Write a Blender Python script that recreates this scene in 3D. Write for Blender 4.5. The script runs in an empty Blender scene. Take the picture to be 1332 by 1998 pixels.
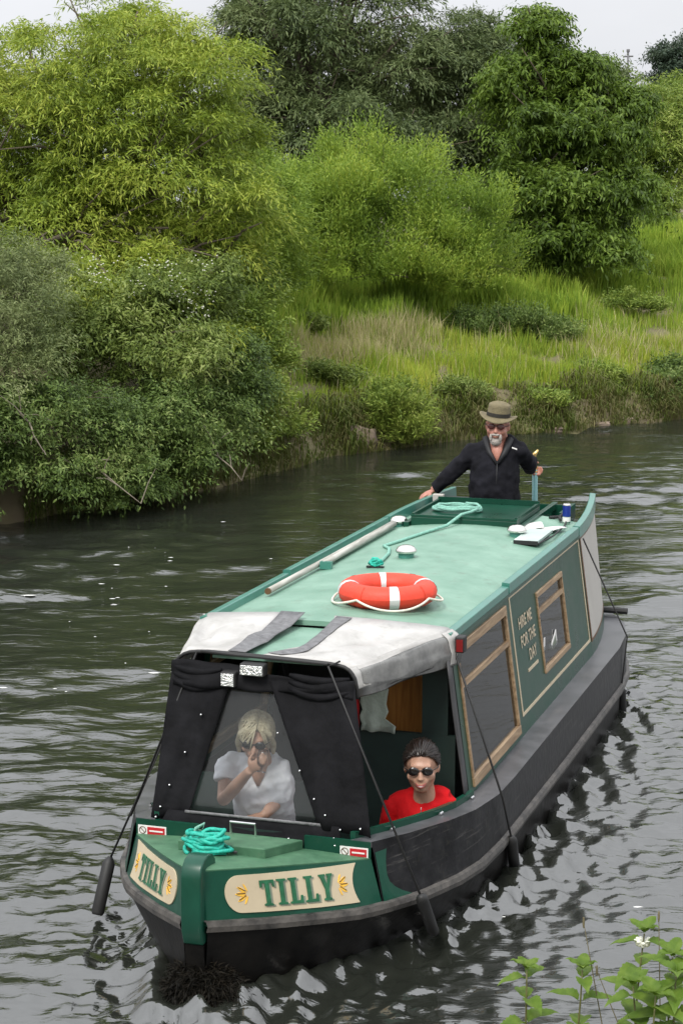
import bpy, bmesh, math, random
import numpy as np
from mathutils import Vector, Matrix, Euler, noise as mnoise

scene = bpy.context.scene
col = scene.collection
R = math.radians
rng = np.random.default_rng(7)
random.seed(7)

# ------------------------------------------------------------------ camera
CAM_H, PITCH, FPX = 3.9742, 0.1579, 3805.9           # metres, radians, focal length in photo pixels
cam_d = bpy.data.cameras.new('camera')
cam = bpy.data.objects.new('camera', cam_d); col.objects.link(cam)
cam.location = (0, 0, CAM_H)
cam.rotation_euler = (math.pi/2 - PITCH, 0, 0)
cam_d.sensor_fit = 'VERTICAL'; cam_d.sensor_height = 24.0
cam_d.lens = FPX/1998*24.0
cam_d.clip_start = 0.1; cam_d.clip_end = 6000
scene.camera = cam

# ------------------------------------------------------------------ overcast sky, soft sun
SUN_EL, SUN_AZ = R(52), R(205)                        # azimuth clockwise from +Y
world = bpy.data.worlds.new('World'); scene.world = world; world.use_nodes = True
wn, wl = world.node_tree.nodes, world.node_tree.links
wn.clear()
w_out = wn.new('ShaderNodeOutputWorld'); w_bg = wn.new('ShaderNodeBackground')
w_sky = wn.new('ShaderNodeTexSky'); w_sky.sky_type = 'NISHITA'; w_sky.sun_disc = False
w_sky.sun_elevation = SUN_EL; w_sky.sun_rotation = SUN_AZ; w_sky.dust_density = 4.0
w_bw = wn.new('ShaderNodeRGBToBW')
w_co = wn.new('ShaderNodeTexCoord'); w_sep = wn.new('ShaderNodeSeparateXYZ')
w_noise = wn.new('ShaderNodeTexNoise'); w_noise.inputs['Scale'].default_value = 2.6
w_noise.inputs['Detail'].default_value = 6
w_map = wn.new('ShaderNodeMapping'); w_map.inputs['Scale'].default_value = (1, 1, 3.5)
w_cl = wn.new('ShaderNodeMapRange'); w_cl.inputs['From Min'].default_value = .3; w_cl.inputs['From Max'].default_value = .7
w_cl.inputs['To Min'].default_value = .88; w_cl.inputs['To Max'].default_value = 1.07
w_gr = wn.new('ShaderNodeMapRange'); w_gr.inputs['From Min'].default_value = 0; w_gr.inputs['From Max'].default_value = 1
w_gr.inputs['To Min'].default_value = 4.4; w_gr.inputs['To Max'].default_value = 13.0   # cloud deck, brighter overhead (CIE overcast)
w_mul = wn.new('ShaderNodeMath'); w_mul.operation = 'MULTIPLY'
w_tint = wn.new('ShaderNodeMix'); w_tint.data_type = 'RGBA'; w_tint.blend_type = 'MULTIPLY'
w_tint.inputs['Factor'].default_value = 1; w_tint.inputs[7].default_value = (.965, .985, 1.03, 1)
w_mix = wn.new('ShaderNodeMix'); w_mix.data_type = 'RGBA'; w_mix.inputs['Factor'].default_value = .93
wl.new(w_co.outputs['Generated'], w_sep.inputs[0]); wl.new(w_co.outputs['Generated'], w_map.inputs[0])
wl.new(w_map.outputs[0], w_noise.inputs['Vector']); wl.new(w_noise.outputs['Fac'], w_cl.inputs['Value'])
wl.new(w_sep.outputs['Z'], w_gr.inputs['Value'])
wl.new(w_cl.outputs[0], w_mul.inputs[0]); wl.new(w_gr.outputs[0], w_mul.inputs[1])
wl.new(w_mul.outputs[0], w_tint.inputs[6])
wl.new(w_sky.outputs[0], w_bw.inputs[0])
wl.new(w_bw.outputs[0], w_mix.inputs[6]); wl.new(w_tint.outputs[2], w_mix.inputs[7])
wl.new(w_mix.outputs[2], w_bg.inputs['Color']); w_bg.inputs['Strength'].default_value = .1
wl.new(w_bg.outputs[0], w_out.inputs['Surface'])
sun_d = bpy.data.lights.new('sun', 'SUN'); sun_d.energy = 1.5; sun_d.angle = R(18); sun_d.color = (1, .96, .88)
sun = bpy.data.objects.new('sun', sun_d); col.objects.link(sun)
sv = Vector((math.sin(SUN_AZ)*math.cos(SUN_EL), math.cos(SUN_AZ)*math.cos(SUN_EL), math.sin(SUN_EL)))
sun.rotation_euler = sv.to_track_quat('Z', 'Y').to_euler(); sun.location = sv*50
scene.view_settings.view_transform = 'Standard'; scene.view_settings.look = 'None'
scene.view_settings.exposure = .88; scene.view_settings.gamma = 1; scene.view_settings.use_curve_mapping = False
scene.render.engine = 'CYCLES'

# ------------------------------------------------------------------ helpers
def at(px, py, Y):
    """world point at distance Y on the line of sight of photo pixel (px, py)"""
    x = (px-666)/FPX; y = -(py-999)/FPX
    cp, sp = math.cos(PITCH), math.sin(PITCH)
    d = Vector((x, cp+y*sp, -sp+y*cp)); t = Y/d.y
    return Vector((0, 0, CAM_H)) + d*t

class MB:
    def __init__(s): s.v = []; s.f = []; s.m = []
    def add(s, vs, fs, mi=0):
        o = len(s.v); s.v += [tuple(p) for p in vs]; s.f += [tuple(i+o for i in f) for f in fs]; s.m += [mi]*len(fs); return s
    def box(s, x0, x1, y0, y1, z0, z1, mi=0):
        vs = [(x, y, z) for z in (z0, z1) for y in (y0, y1) for x in (x0, x1)]
        return s.add(vs, [(0, 2, 3, 1), (4, 5, 7, 6), (0, 1, 5, 4), (2, 6, 7, 3), (0, 4, 6, 2), (1, 3, 7, 5)], mi)
    def obox(s, c, half, M3, mi=0):
        vs = [Vector(c)+M3@Vector((sx*half[0], sy*half[1], sz*half[2])) for sz in (-1, 1) for sy in (-1, 1) for sx in (-1, 1)]
        return s.add(vs, [(0, 2, 3, 1), (4, 5, 7, 6), (0, 1, 5, 4), (2, 6, 7, 3), (0, 4, 6, 2), (1, 3, 7, 5)], mi)
    def grid(s, fn, us, ws, mi=0, flip=False):
        vs = [fn(u, w) for u in us for w in ws]; n = len(ws); fs = []
        for i in range(len(us)-1):
            for j in range(n-1):
                q = (i*n+j, (i+1)*n+j, (i+1)*n+j+1, i*n+j+1); fs.append(q[::-1] if flip else q)
        return s.add(vs, fs, mi)
    def tube(s, pts, rad, n=8, cap=True, mi=0, flat=1.0, up=None):
        pts = [Vector(p) for p in pts]; m = len(pts)
        if not hasattr(rad, '__len__'): rad = [rad]*m
        t0 = (pts[1]-pts[0]).normalized()
        a = Vector(up) if up else (Vector((0, 0, 1)) if abs(t0.z) < .9 else Vector((1, 0, 0)))
        a = (a - t0*a.dot(t0)).normalized(); vs = []; fs = []
        for i, p in enumerate(pts):
            t = (pts[min(i+1, m-1)]-pts[max(i-1, 0)]).normalized()
            a = (a - t*a.dot(t)).normalized(); b = t.cross(a)
            for k in range(n):
                q = 2*math.pi*k/n
                vs.append(p + (a*math.cos(q)*flat + b*math.sin(q))*rad[i])
        for i in range(m-1):
            for k in range(n):
                fs.append((i*n+k, i*n+(k+1) % n, (i+1)*n+(k+1) % n, (i+1)*n+k))
        if cap:
            fs.append(tuple(range(n))[::-1]); fs.append(tuple((m-1)*n+k for k in range(n)))
        return s.add(vs, fs, mi)
    def lathe(s, prof, c=(0, 0, 0), n=24, mi=0, M3=None):
        vs = []; fs = []; m = len(prof); c = Vector(c)
        for r, z in prof:
            for k in range(n):
                q = 2*math.pi*k/n; p = Vector((r*math.cos(q), r*math.sin(q), z)); vs.append(c + (M3@p if M3 else p))
        for i in range(m-1):
            for k in range(n):
                fs.append((i*n+k, i*n+(k+1) % n, (i+1)*n+(k+1) % n, (i+1)*n+k))
        fs.append(tuple(range(n))[::-1]); fs.append(tuple((m-1)*n+k for k in range(n)))
        return s.add(vs, fs, mi)
    def ell(s, c, r, n=14, m=9, M3=None, mi=0):
        c = Vector(c); vs = []; fs = []
        for i in range(1, m):
            th = math.pi*i/m
            for k in range(n):
                q = 2*math.pi*k/n
                p = Vector((r[0]*math.sin(th)*math.cos(q), r[1]*math.sin(th)*math.sin(q), r[2]*math.cos(th))); vs.append(c+(M3@p if M3 else p))
        top = len(vs); p = Vector((0, 0, r[2])); vs.append(c+(M3@p if M3 else p)); vs.append(c-(M3@p if M3 else p))
        for i in range(m-2):
            for k in range(n):
                fs.append((i*n+k, (i+1)*n+k, (i+1)*n+(k+1) % n, i*n+(k+1) % n))
        for k in range(n):
            fs.append((top, k, (k+1) % n)); fs.append((top+1, (m-2)*n+(k+1) % n, (m-2)*n+k))
        return s.add(vs, fs, mi)
    def stack(s, rings, n=16, mi=0, M3=None, o=(0, 0, 0)):
        """closed loft through horizontal ellipses (cx,cy,cz,rx,ry)"""
        vs = []; fs = []; o = Vector(o); m = len(rings)
        for cx, cy, cz, rx, ry in rings:
            for k in range(n):
                q = 2*math.pi*k/n; p = Vector((cx+rx*math.cos(q), cy+ry*math.sin(q), cz)); vs.append(o+(M3@p if M3 else p))
        for i in range(m-1):
            for k in range(n):
                fs.append((i*n+k, i*n+(k+1) % n, (i+1)*n+(k+1) % n, (i+1)*n+k))
        fs.append(tuple(range(n))[::-1]); fs.append(tuple((m-1)*n+k for k in range(n)))
        return s.add(vs, fs, mi)
    def slab(s, fo, us, ws, thick_fn, mi=0):
        """closed slab: outer surface fo(u,w), inner thick_fn(u,w)"""
        nu, nw = len(us), len(ws)
        vs = [fo(u, w) for u in us for w in ws]+[thick_fn(u, w) for u in us for w in ws]; N = nu*nw; fs = []
        for i in range(nu-1):
            for j in range(nw-1):
                a, b, c, d = i*nw+j, (i+1)*nw+j, (i+1)*nw+j+1, i*nw+j+1
                fs += [(a, b, c, d), (N+d, N+c, N+b, N+a)]
        for i in range(nu-1):
            a, b = i*nw, (i+1)*nw; fs.append((a, N+a, N+b, b)); a, b = a+nw-1, b+nw-1; fs.append((a, b, N+b, N+a))
        for j in range(nw-1):
            a, b = j, j+1; fs.append((a, b, N+b, N+a)); a, b = (nu-1)*nw+j, (nu-1)*nw+j+1; fs.append((a, N+a, N+b, b))
        return s.add(vs, fs, mi)

def fixn(me):
    bm = bmesh.new(); bm.from_mesh(me); bmesh.ops.recalc_face_normals(bm, faces=bm.faces); bm.to_mesh(me); bm.free()

def obj(name, mb, mat, parent=None, smooth=False, bevel=0, fix=True, sub=0):
    me = bpy.data.meshes.new(name); me.from_pydata(mb.v, [], mb.f)
    mats = mat if isinstance(mat, (list, tuple)) else [mat]
    for m in mats: me.materials.append(m)
    if len(mats) > 1: me.polygons.foreach_set('material_index', mb.m)
    if fix: fixn(me)
    if smooth: me.polygons.foreach_set('use_smooth', [True]*len(me.polygons))
    o = bpy.data.objects.new(name, me); col.objects.link(o)
    if parent: o.parent = parent
    if bevel:
        b = o.modifiers.new('bevel', 'BEVEL'); b.width = bevel; b.segments = 2; b.limit_method = 'ANGLE'; b.angle_limit = R(40)
    if sub:
        b = o.modifiers.new('sub', 'SUBSURF'); b.levels = sub; b.render_levels = sub
    return o

def np_obj(name, V, F, mat, parent=None, smooth=False):
    """fast mesh from numpy arrays; F is (n,k) with constant k"""
    me = bpy.data.meshes.new(name); n, k = F.shape
    me.vertices.add(len(V)); me.vertices.foreach_set('co', np.ascontiguousarray(V, dtype=np.float32).ravel())
    me.loops.add(n*k); me.loops.foreach_set('vertex_index', np.ascontiguousarray(F, dtype=np.int32).ravel())
    me.polygons.add(n); me.polygons.foreach_set('loop_start', np.arange(0, n*k, k, dtype=np.int32))
    me.polygons.foreach_set('loop_total', np.full(n, k, dtype=np.int32))
    if smooth: me.polygons.foreach_set('use_smooth', np.ones(n, dtype=bool))
    me.materials.append(mat); me.update(calc_edges=True)
    o = bpy.data.objects.new(name, me); col.objects.link(o)
    if parent: o.parent = parent
    return o

def tag(o, label=None, cat=None, group=None, kind=None):
    if label: o['label'] = label
    if cat: o['category'] = cat
    if group: o['group'] = group
    if kind: o['kind'] = kind
    return o

def empty(name, loc=(0, 0, 0), rz=0):
    o = bpy.data.objects.new(name, None); col.objects.link(o); o.location = loc; o.rotation_euler = (0, 0, rz)
    o.empty_display_size = .1; return o

# ------------------------------------------------------------------ materials
def newmat(name):
    m = bpy.data.materials.new(name); m.use_nodes = True
    nt = m.node_tree; b = nt.nodes.get('Principled BSDF'); return m, nt, b

def mat(name, c, rough=.5, metal=0, var=.12, nscale=6, bump=0, bscale=40, c2=None, spec=.5, coat=0, grime=0, scuff=0):
    """painted / solid surface with mottled colour, roughness variation and fine relief"""
    m, nt, b = newmat(name); N, L = nt.nodes, nt.links
    tc = N.new('ShaderNodeTexCoord'); n1 = N.new('ShaderNodeTexNoise'); n1.inputs['Scale'].default_value = nscale
    n1.inputs['Detail'].default_value = 5; n1.inputs['Roughness'].default_value = .65
    L.new(tc.outputs['Object'], n1.inputs['Vector'])
    mx = N.new('ShaderNodeMix'); mx.data_type = 'RGBA'
    mr = N.new('ShaderNodeMapRange'); mr.inputs['From Min'].default_value = .3; mr.inputs['From Max'].default_value = .7
    L.new(n1.outputs['Fac'], mr.inputs['Value']); L.new(mr.outputs[0], mx.inputs['Factor'])
    d = [max(0, x*(1-var)) for x in c]; e = c2 if c2 else [min(1, x*(1+var)) for x in c]
    mx.inputs[6].default_value = (*d, 1); mx.inputs[7].default_value = (*e, 1)
    out = mx.outputs[2]
    if grime:
        n3 = N.new('ShaderNodeTexNoise'); n3.inputs['Scale'].default_value = nscale*2.3; n3.inputs['Detail'].default_value = 8
        n3.inputs['Roughness'].default_value = .75; L.new(tc.outputs['Object'], n3.inputs['Vector'])
        r3 = N.new('ShaderNodeMapRange'); r3.inputs['From Min'].default_value = .55; r3.inputs['From Max'].default_value = .75
        r3.inputs['To Max'].default_value = grime; L.new(n3.outputs['Fac'], r3.inputs['Value'])
        g = N.new('ShaderNodeMix'); g.data_type = 'RGBA'; g.inputs[7].default_value = (.09, .085, .065, 1)
        L.new(out, g.inputs[6]); L.new(r3.outputs[0], g.inputs['Factor']); out = g.outputs[2]
    if scuff:
        mp = N.new('ShaderNodeMapping'); mp.inputs['Scale'].default_value = (4, 1.1, 34); mp.inputs['Rotation'].default_value = (.05, 0, 0); L.new(tc.outputs['Object'], mp.inputs[0])
        n4 = N.new('ShaderNodeTexNoise'); n4.inputs['Scale'].default_value = 1.6; n4.inputs['Detail'].default_value = 7; n4.inputs['Roughness'].default_value = .7; L.new(mp.outputs[0], n4.inputs['Vector'])
        r4 = N.new('ShaderNodeMapRange'); r4.inputs['From Min'].default_value = .58; r4.inputs['From Max'].default_value = .72; r4.inputs['To Max'].default_value = scuff; L.new(n4.outputs['Fac'], r4.inputs['Value'])
        g = N.new('ShaderNodeMix'); g.data_type = 'RGBA'; g.inputs[7].default_value = (.16, .15, .14, 1)
        L.new(out, g.inputs[6]); L.new(r4.outputs[0], g.inputs['Factor']); out = g.outputs[2]
    L.new(out, b.inputs['Base Color'])
    rr = N.new('ShaderNodeMapRange'); rr.inputs['To Min'].default_value = max(.02, rough-.1); rr.inputs['To Max'].default_value = min(1, rough+.1)
    L.new(n1.outputs['Fac'], rr.inputs['Value']); L.new(rr.outputs[0], b.inputs['Roughness'])
    b.inputs['Metallic'].default_value = metal; b.inputs['Specular IOR Level'].default_value = spec
    if coat: b.inputs['Coat Weight'].default_value = coat; b.inputs['Coat Roughness'].default_value = .08
    if bump:
        n2 = N.new('ShaderNodeTexNoise'); n2.inputs['Scale'].default_value = bscale; n2.inputs['Detail'].default_value = 3
        L.new(tc.outputs['Object'], n2.inputs['Vector'])
        bp = N.new('ShaderNodeBump'); bp.inputs['Strength'].default_value = bump; bp.inputs['Distance'].default_value = .02
        L.new(n2.outputs['Fac'], bp.inputs['Height']); L.new(bp.outputs[0], b.inputs['Normal'])
    return m

def wood(name, c, c2, axis=1, scale=6, rough=.5):
    m, nt, b = newmat(name); N, L = nt.nodes, nt.links
    tc = N.new('ShaderNodeTexCoord'); mp = N.new('ShaderNodeMapping'); s = [scale*9]*3; s[axis] = scale*.8; mp.inputs['Scale'].default_value = s
    n = N.new('ShaderNodeTexNoise'); n.inputs['Scale'].default_value = 1; n.inputs['Detail'].default_value = 6; n.inputs['Distortion'].default_value = .6
    L.new(tc.outputs['Object'], mp.inputs[0]); L.new(mp.outputs[0], n.inputs['Vector'])
    cr = N.new('ShaderNodeValToRGB'); cr.color_ramp.elements[0].position = .35; cr.color_ramp.elements[1].position = .68
    cr.color_ramp.elements[0].color = (*c, 1); cr.color_ramp.elements[1].color = (*c2, 1)
    L.new(n.outputs['Fac'], cr.inputs[0]); L.new(cr.outputs[0], b.inputs['Base Color']); b.inputs['Roughness'].default_value = rough
    bp = N.new('ShaderNodeBump'); bp.inputs['Strength'].default_value = .15; bp.inputs['Distance'].default_value = .01
    L.new(n.outputs['Fac'], bp.inputs['Height']); L.new(bp.outputs[0], b.inputs['Normal'])
    return m

def leafmat(name, cols, trans=.35, nscale=.5, rough=.55, spec=.3):
    """leaves: colour differs from leaf to leaf and drifts slowly from branch to branch"""
    m, nt, b = newmat(name); N, L = nt.nodes, nt.links
    ge = N.new('ShaderNodeNewGeometry'); tc = N.new('ShaderNodeTexCoord')
    n = N.new('ShaderNodeTexNoise'); n.inputs['Scale'].default_value = nscale; n.inputs['Detail'].default_value = 3
    L.new(tc.outputs['Object'], n.inputs['Vector'])
    a = N.new('ShaderNodeMath'); a.operation = 'MULTIPLY_ADD'; a.inputs[1].default_value = .55; 
    mr = N.new('ShaderNodeMapRange'); mr.inputs['From Min'].default_value = .3; mr.inputs['From Max'].default_value = .7; mr.inputs['To Max'].default_value = .5
    L.new(n.outputs['Fac'], mr.inputs['Value']); L.new(ge.outputs['Random Per Island'], a.inputs[0]); L.new(mr.outputs[0], a.inputs[2])
    cr = N.new('ShaderNodeValToRGB'); e = cr.color_ramp.elements
    while len(e) < len(cols): e.new(.5)
    for i, c in enumerate(cols): e[i].position = i/(len(cols)-1); e[i].color = (*c, 1)
    L.new(a.outputs[0], cr.inputs[0]); L.new(cr.outputs[0], b.inputs['Base Color'])
    b.inputs['Roughness'].default_value = rough; b.inputs['Specular IOR Level'].default_value = spec
    tr = N.new('ShaderNodeBsdfTranslucent'); L.new(cr.outputs[0], tr.inputs['Color'])
    ms = N.new('ShaderNodeMixShader'); ms.inputs[0].default_value = trans
    L.new(b.outputs[0], ms.inputs[1]); L.new(tr.outputs[0], ms.inputs[2])
    L.new(ms.outputs[0], N['Material Output'].inputs['Surface'])
    return m

def glassmat(name, tint=(1, 1, 1), ior=1.5, rough=.01, body=None, bodyfac=0):
    m, nt, b = newmat(name); N, L = nt.nodes, nt.links; N.remove(b)
    tr = N.new('ShaderNodeBsdfTransparent'); tr.inputs[0].default_value = (*tint, 1)
    gl = N.new('ShaderNodeBsdfGlossy'); gl.inputs['Roughness'].default_value = rough
    fr = N.new('ShaderNodeFresnel'); fr.inputs[0].default_value = ior
    ms = N.new('ShaderNodeMixShader'); s = tr
    if bodyfac:
        df = N.new('ShaderNodeBsdfDiffuse'); df.inputs[0].default_value = (*body, 1)
        m2 = N.new('ShaderNodeMixShader'); m2.inputs[0].default_value = bodyfac
        L.new(tr.outputs[0], m2.inputs[1]); L.new(df.outputs[0], m2.inputs[2]); s = m2
    L.new(fr.outputs[0], ms.inputs[0]); L.new(s.outputs[0], ms.inputs[1]); L.new(gl.outputs[0], ms.inputs[2])
    L.new(ms.outputs[0], N['Material Output'].inputs['Surface'])
    return m

# ================================================================== THE SETTING
OX, OY, YAW = -.1027, 11.2079, .3132
SB, CB = math.sin(YAW), math.cos(YAW)
KY = .9636
BX = KY*np.array([-80, -40, -20, -8, -4.37, -2.86, -1.83, -.69, -.22, .81, 2.09, 4.0, 6.5, 12, 30, 90])
BY = KY*np.array([8, 12, 17.5, 22.3, 24.9, 26.7, 28.2, 30.3, 31.6, 32.5, 33.9, 35.1, 37.2, 41, 52, 90])
def bank_y(x): return np.interp(x, BX, BY)
def ground_h(x, d):
    """height above water at distance d (in Y) behind the bank line"""
    h = np.interp(d, [-3, -.5, -.05, .15, .5, 1.3, 4, 7.4, 10, 20, 60, 400, 2500], [-.9, -.45, -.1, .12, .45, .75, 1.35, 1.98, 2.25, 2.7, 3.0, 3.0, 3.0])
    b = np.clip((x-4.5)/4, 0, 1)*np.clip((d-4)/8, 0, 1)*.75*np.clip((300-d)/200, 0, 1)
    return h+b

def ground_z(x, y): return float(ground_h(np.array(x), np.array(y-bank_y(x))))

M_soil, nt, b = newmat('earth_and_turf'); N, L = nt.nodes, nt.links
tc = N.new('ShaderNodeTexCoord'); n1 = N.new('ShaderNodeTexNoise'); n1.inputs['Scale'].default_value = 1.3; n1.inputs['Detail'].default_value = 8
L.new(tc.outputs['Object'], n1.inputs['Vector']); cr = N.new('ShaderNodeValToRGB'); e = cr.color_ramp.elements
e[0].position = .3; e[0].color = (.10, .075, .048, 1); e[1].position = .7; e[1].color = (.13, .125, .05, 1)
L.new(n1.outputs['Fac'], cr.inputs[0]); L.new(cr.outputs[0], b.inputs['Base Color']); b.inputs['Roughness'].default_value = .95
bp = N.new('ShaderNodeBump'); bp.inputs['Strength'].default_value = .6; bp.inputs['Distance'].default_value = .1
L.new(n1.outputs['Fac'], bp.inputs['Height']); L.new(bp.outputs[0], b.inputs['Normal'])

dd = np.array([-3, -1.2, -.5, -.2, -.05, .05, .15, .3, .5, .8, 1.3, 2, 2.8, 3.6, 4.6, 5.6, 6.6, 7.6, 9, 11, 13, 16, 20, 28, 40, 60, 100, 200, 400, 1000, 2500])
xs = np.concatenate([np.linspace(-80, -13, 20), np.linspace(-12, 16, 113), np.linspace(17, 90, 20)])
D, X0 = np.meshgrid(dd, xs, indexing='ij')
XX = X0*(1+np.clip(D, 0, None)/90.); YY = bank_y(X0)+D
ZZ = ground_h(X0, D)
near = (D > -.3) & (D < 30)
ZZ = ZZ + near*rng.normal(0, .05, ZZ.shape)*np.clip(np.abs(D)*2, .4, 1.2)
nr, nc = D.shape
idx = np.arange(nr*nc).reshape(nr, nc)
F = np.stack([idx[:-1, :-1], idx[:-1, 1:], idx[1:, 1:], idx[1:, :-1]], -1).reshape(-1, 4)
tag(np_obj('ground', np.stack([XX, YY, ZZ], -1).reshape(-1, 3), F, M_soil, smooth=True), kind='structure')

# near bank, the one the photographer stands on
ys = np.array([-60, -20, -6, -1, 0, 1, 2, 3, 4, 5, 5.6, 6.2, 6.8, 7.4, 8.2]); zs = np.array([2.4, 2.4, 2.4, 2.4, 2.4, 2.3, 2.05, 1.75, 1.4, 1.02, .75, .45, .1, -.35, -.9])
xs2 = np.linspace(-60, 60, 161)
Yg, Xg = np.meshgrid(ys, xs2, indexing='ij'); Zg = np.repeat(zs[:, None], len(xs2), 1)+rng.normal(0, .03, Yg.shape)
Yg = Yg-np.clip(Xg/6, -60, 60)*.0
nr, nc = Yg.shape; idx = np.arange(nr*nc).reshape(nr, nc)
F = np.stack([idx[:-1, :-1], idx[:-1, 1:], idx[1:, 1:], idx[1:, :-1]], -1).reshape(-1, 4)
tag(np_obj('near_bank', np.stack([Xg, Yg, Zg], -1).reshape(-1, 3), F, M_soil, smooth=True), kind='structure')

# ------------------------------------------------------------------ water
M_water, nt, b = newmat('river_water'); N, L = nt.nodes, nt.links
b.inputs['Base Color'].default_value = (.017, .019, .015, 1); b.inputs['Roughness'].default_value = .045
b.inputs['IOR'].default_value = 2.2
tc = N.new('ShaderNodeTexCoord'); mp = N.new('ShaderNodeMapping'); mp.inputs['Scale'].default_value = (3.6, 10.5, 1)
mp.inputs['Rotation'].default_value = (0, 0, .12)
n1 = N.new('ShaderNodeTexNoise'); n1.inputs['Scale'].default_value = 1; n1.inputs['Detail'].default_value = 4; n1.inputs['Distortion'].default_value = .8
L.new(tc.outputs['Object'], mp.inputs[0]); L.new(mp.outputs[0], n1.inputs['Vector'])
bp = N.new('ShaderNodeBump'); bp.inputs['Strength'].default_value = .34; bp.inputs['Distance'].default_value = .028
L.new(n1.outputs['Fac'], bp.inputs['Height']); L.new(bp.outputs[0], b.inputs['Normal'])

wy = [6.3]
while wy[-1] < 58: wy.append(wy[-1]+.030+.0021*(wy[-1]-6.3))
wy = np.array(wy); dens = np.linspace(-1, 1, 340)
ss = np.concatenate([[-14, -8, -4, -2.2, -1.5, -1.2], dens, [1.2, 1.5, 2.2, 4, 8, 14]])
Yw, Sw = np.meshgrid(wy, ss, indexing='ij'); Xw = Sw*(1.6+.215*Yw)
Zw = np.zeros_like(Xw)
r2 = np.random.default_rng(3)
for i in range(64):
    lam = .20*(13**(r2.random()**.95)); th = math.pi/2+r2.normal(0, .55)+(.25 if i % 3 == 0 else -.15)
    k = 2*math.pi/lam; amp = .0025*lam**.97*(.6+.8*r2.random())
    ph = k*(Xw*math.cos(th)+Yw*math.sin(th))+r2.random()*6.28
    warp = .5*np.sin(Xw*.9+i)+.5*np.sin(Yw*.7+2*i)
    s1 = np.sin(ph+warp*1.2)
    Zw += amp*(s1+.25*np.cos(2*(ph+warp*1.2)))
patch = .65+.55*np.sin(Xw*.55+.4*Yw+1.0)*np.sin(Yw*.33-.3*Xw)+.25*np.sin(1.7*Xw-.9*Yw)
Zw *= np.clip(patch, .25, 1.5)
# boat frame: wake along the hull and bow wave
Xb, Yb_ = Xw-OX, Yw-OY; Vb = Xb*CB-Yb_*SB; Ub = Xb*SB+Yb_*CB
hb = np.interp(Ub, [-2.1, -1.5, -1, -.5, 0, .5, 4.3, 5, 5.5, 5.9], [.0, .27, .55, .77, .93, 1.0, 1.02, .85, .5, .0])
dist = np.abs(Vb)-hb; dist = np.where(Ub < -2.1, np.hypot(Vb, Ub+2.1), dist)
chop = np.exp(-np.clip(dist, 0, None)/.55)*np.clip((Ub+2.7)/.4, 0, 1)*np.clip((8.5-Ub)/3, 0, 1)*np.where(Vb > 0, 1.7, 1.0)*np.clip(1.5-.16*(Ub+2), .7, 1.5)
for i in range(36):
    lam = .075*(4**r2.random()); th = r2.random()*6.28; k = 2*math.pi/lam
    Zw += chop*.0110*lam**.7*np.sin(k*(Xw*math.cos(th)+Yw*math.sin(th))+r2.random()*6.28+1.3*np.sin(Xw*3+i))
for sgn in (1, -1):                                   # diverging bow waves
    q = (Vb*sgn-(.18+.42*(Ub+2.1)))
    Zw += np.where((Ub > -2.3), .065*np.exp(-(q/.12)**2)*np.exp(-np.clip(Ub+1.6, 0, None)/2.6), 0)
    Zw += np.where((Ub > -2.3), -.022*np.exp(-((q-.27)/.16)**2)*np.exp(-np.clip(Ub+1.6, 0, None)/2.6), 0)
Zw *= np.clip((60-Yw)/14, .2, 1)
Zw[:, :6] = 0; Zw[:, -6:] = 0
nr, nc = Yw.shape; idx = np.arange(nr*nc).reshape(nr, nc)
F = np.stack([idx[:-1, :-1], idx[:-1, 1:], idx[1:, 1:], idx[1:, :-1]], -1).reshape(-1, 4)
tag(np_obj('river_water', np.stack([Xw, Yw, Zw], -1).reshape(-1, 3), F, M_water, smooth=True), kind='structure')

# ================================================================== VEGETATION
def sprays(P, T, k, L, ll, lw, lat, r, droop=0.0):
    """P twig origins, T unit twig directions, k leaves on each; returns V,F of diamond leaves"""
    n = len(P)
    rnd = r.normal(size=(n, 3)); B = np.cross(T, rnd); B /= np.linalg.norm(B, axis=1)[:, None]+1e-9
    N_ = np.cross(T, B)
    Vs = []
    for j in range(k):
        f = (j+.3)/k; s = 1 if j % 2 else -1
        ang = r.uniform(-.9, .9, n)[:, None]
        Bj = B*np.cos(ang)+N_*np.sin(ang)
        bend = np.zeros((n, 3)); bend[:, 2] = -droop*f*f
        o = P+(T*f+bend)*L[:, None]
        ax = T*(1-lat)+Bj*s*lat+np.stack([np.zeros(n), np.zeros(n), -droop*f*np.ones(n)], 1)+r.normal(0, .18, (n, 3))
        ax /= np.linalg.norm(ax, axis=1)[:, None]
        l = (ll*r.uniform(.65, 1.25, n))[:, None]; w = (lw*r.uniform(.7, 1.25, n))[:, None]
        sd = np.cross(ax, np.array([0, -.25, .9])+N_*.35+r.normal(0, .45, (n, 3))); sd /= np.linalg.norm(sd, axis=1)[:, None]+1e-9
        nn = np.cross(ax, sd)
        tip = o+ax*l; tip[:, 2] -= (l[:, 0]*.18)
        mid = o+ax*l*.45
        Vs.append(np.stack([o, mid+sd*w*.5+nn*w*.12, tip, mid-sd*w*.5+nn*w*.12], 1))
    V = np.concatenate(Vs, 0).reshape(-1, 3)
    F = np.arange(len(V)).reshape(-1, 4)
    return V, F

def unit(r, n):
    d = r.normal(size=(n, 3)); return d/np.linalg.norm(d, axis=1)[:, None]

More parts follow.
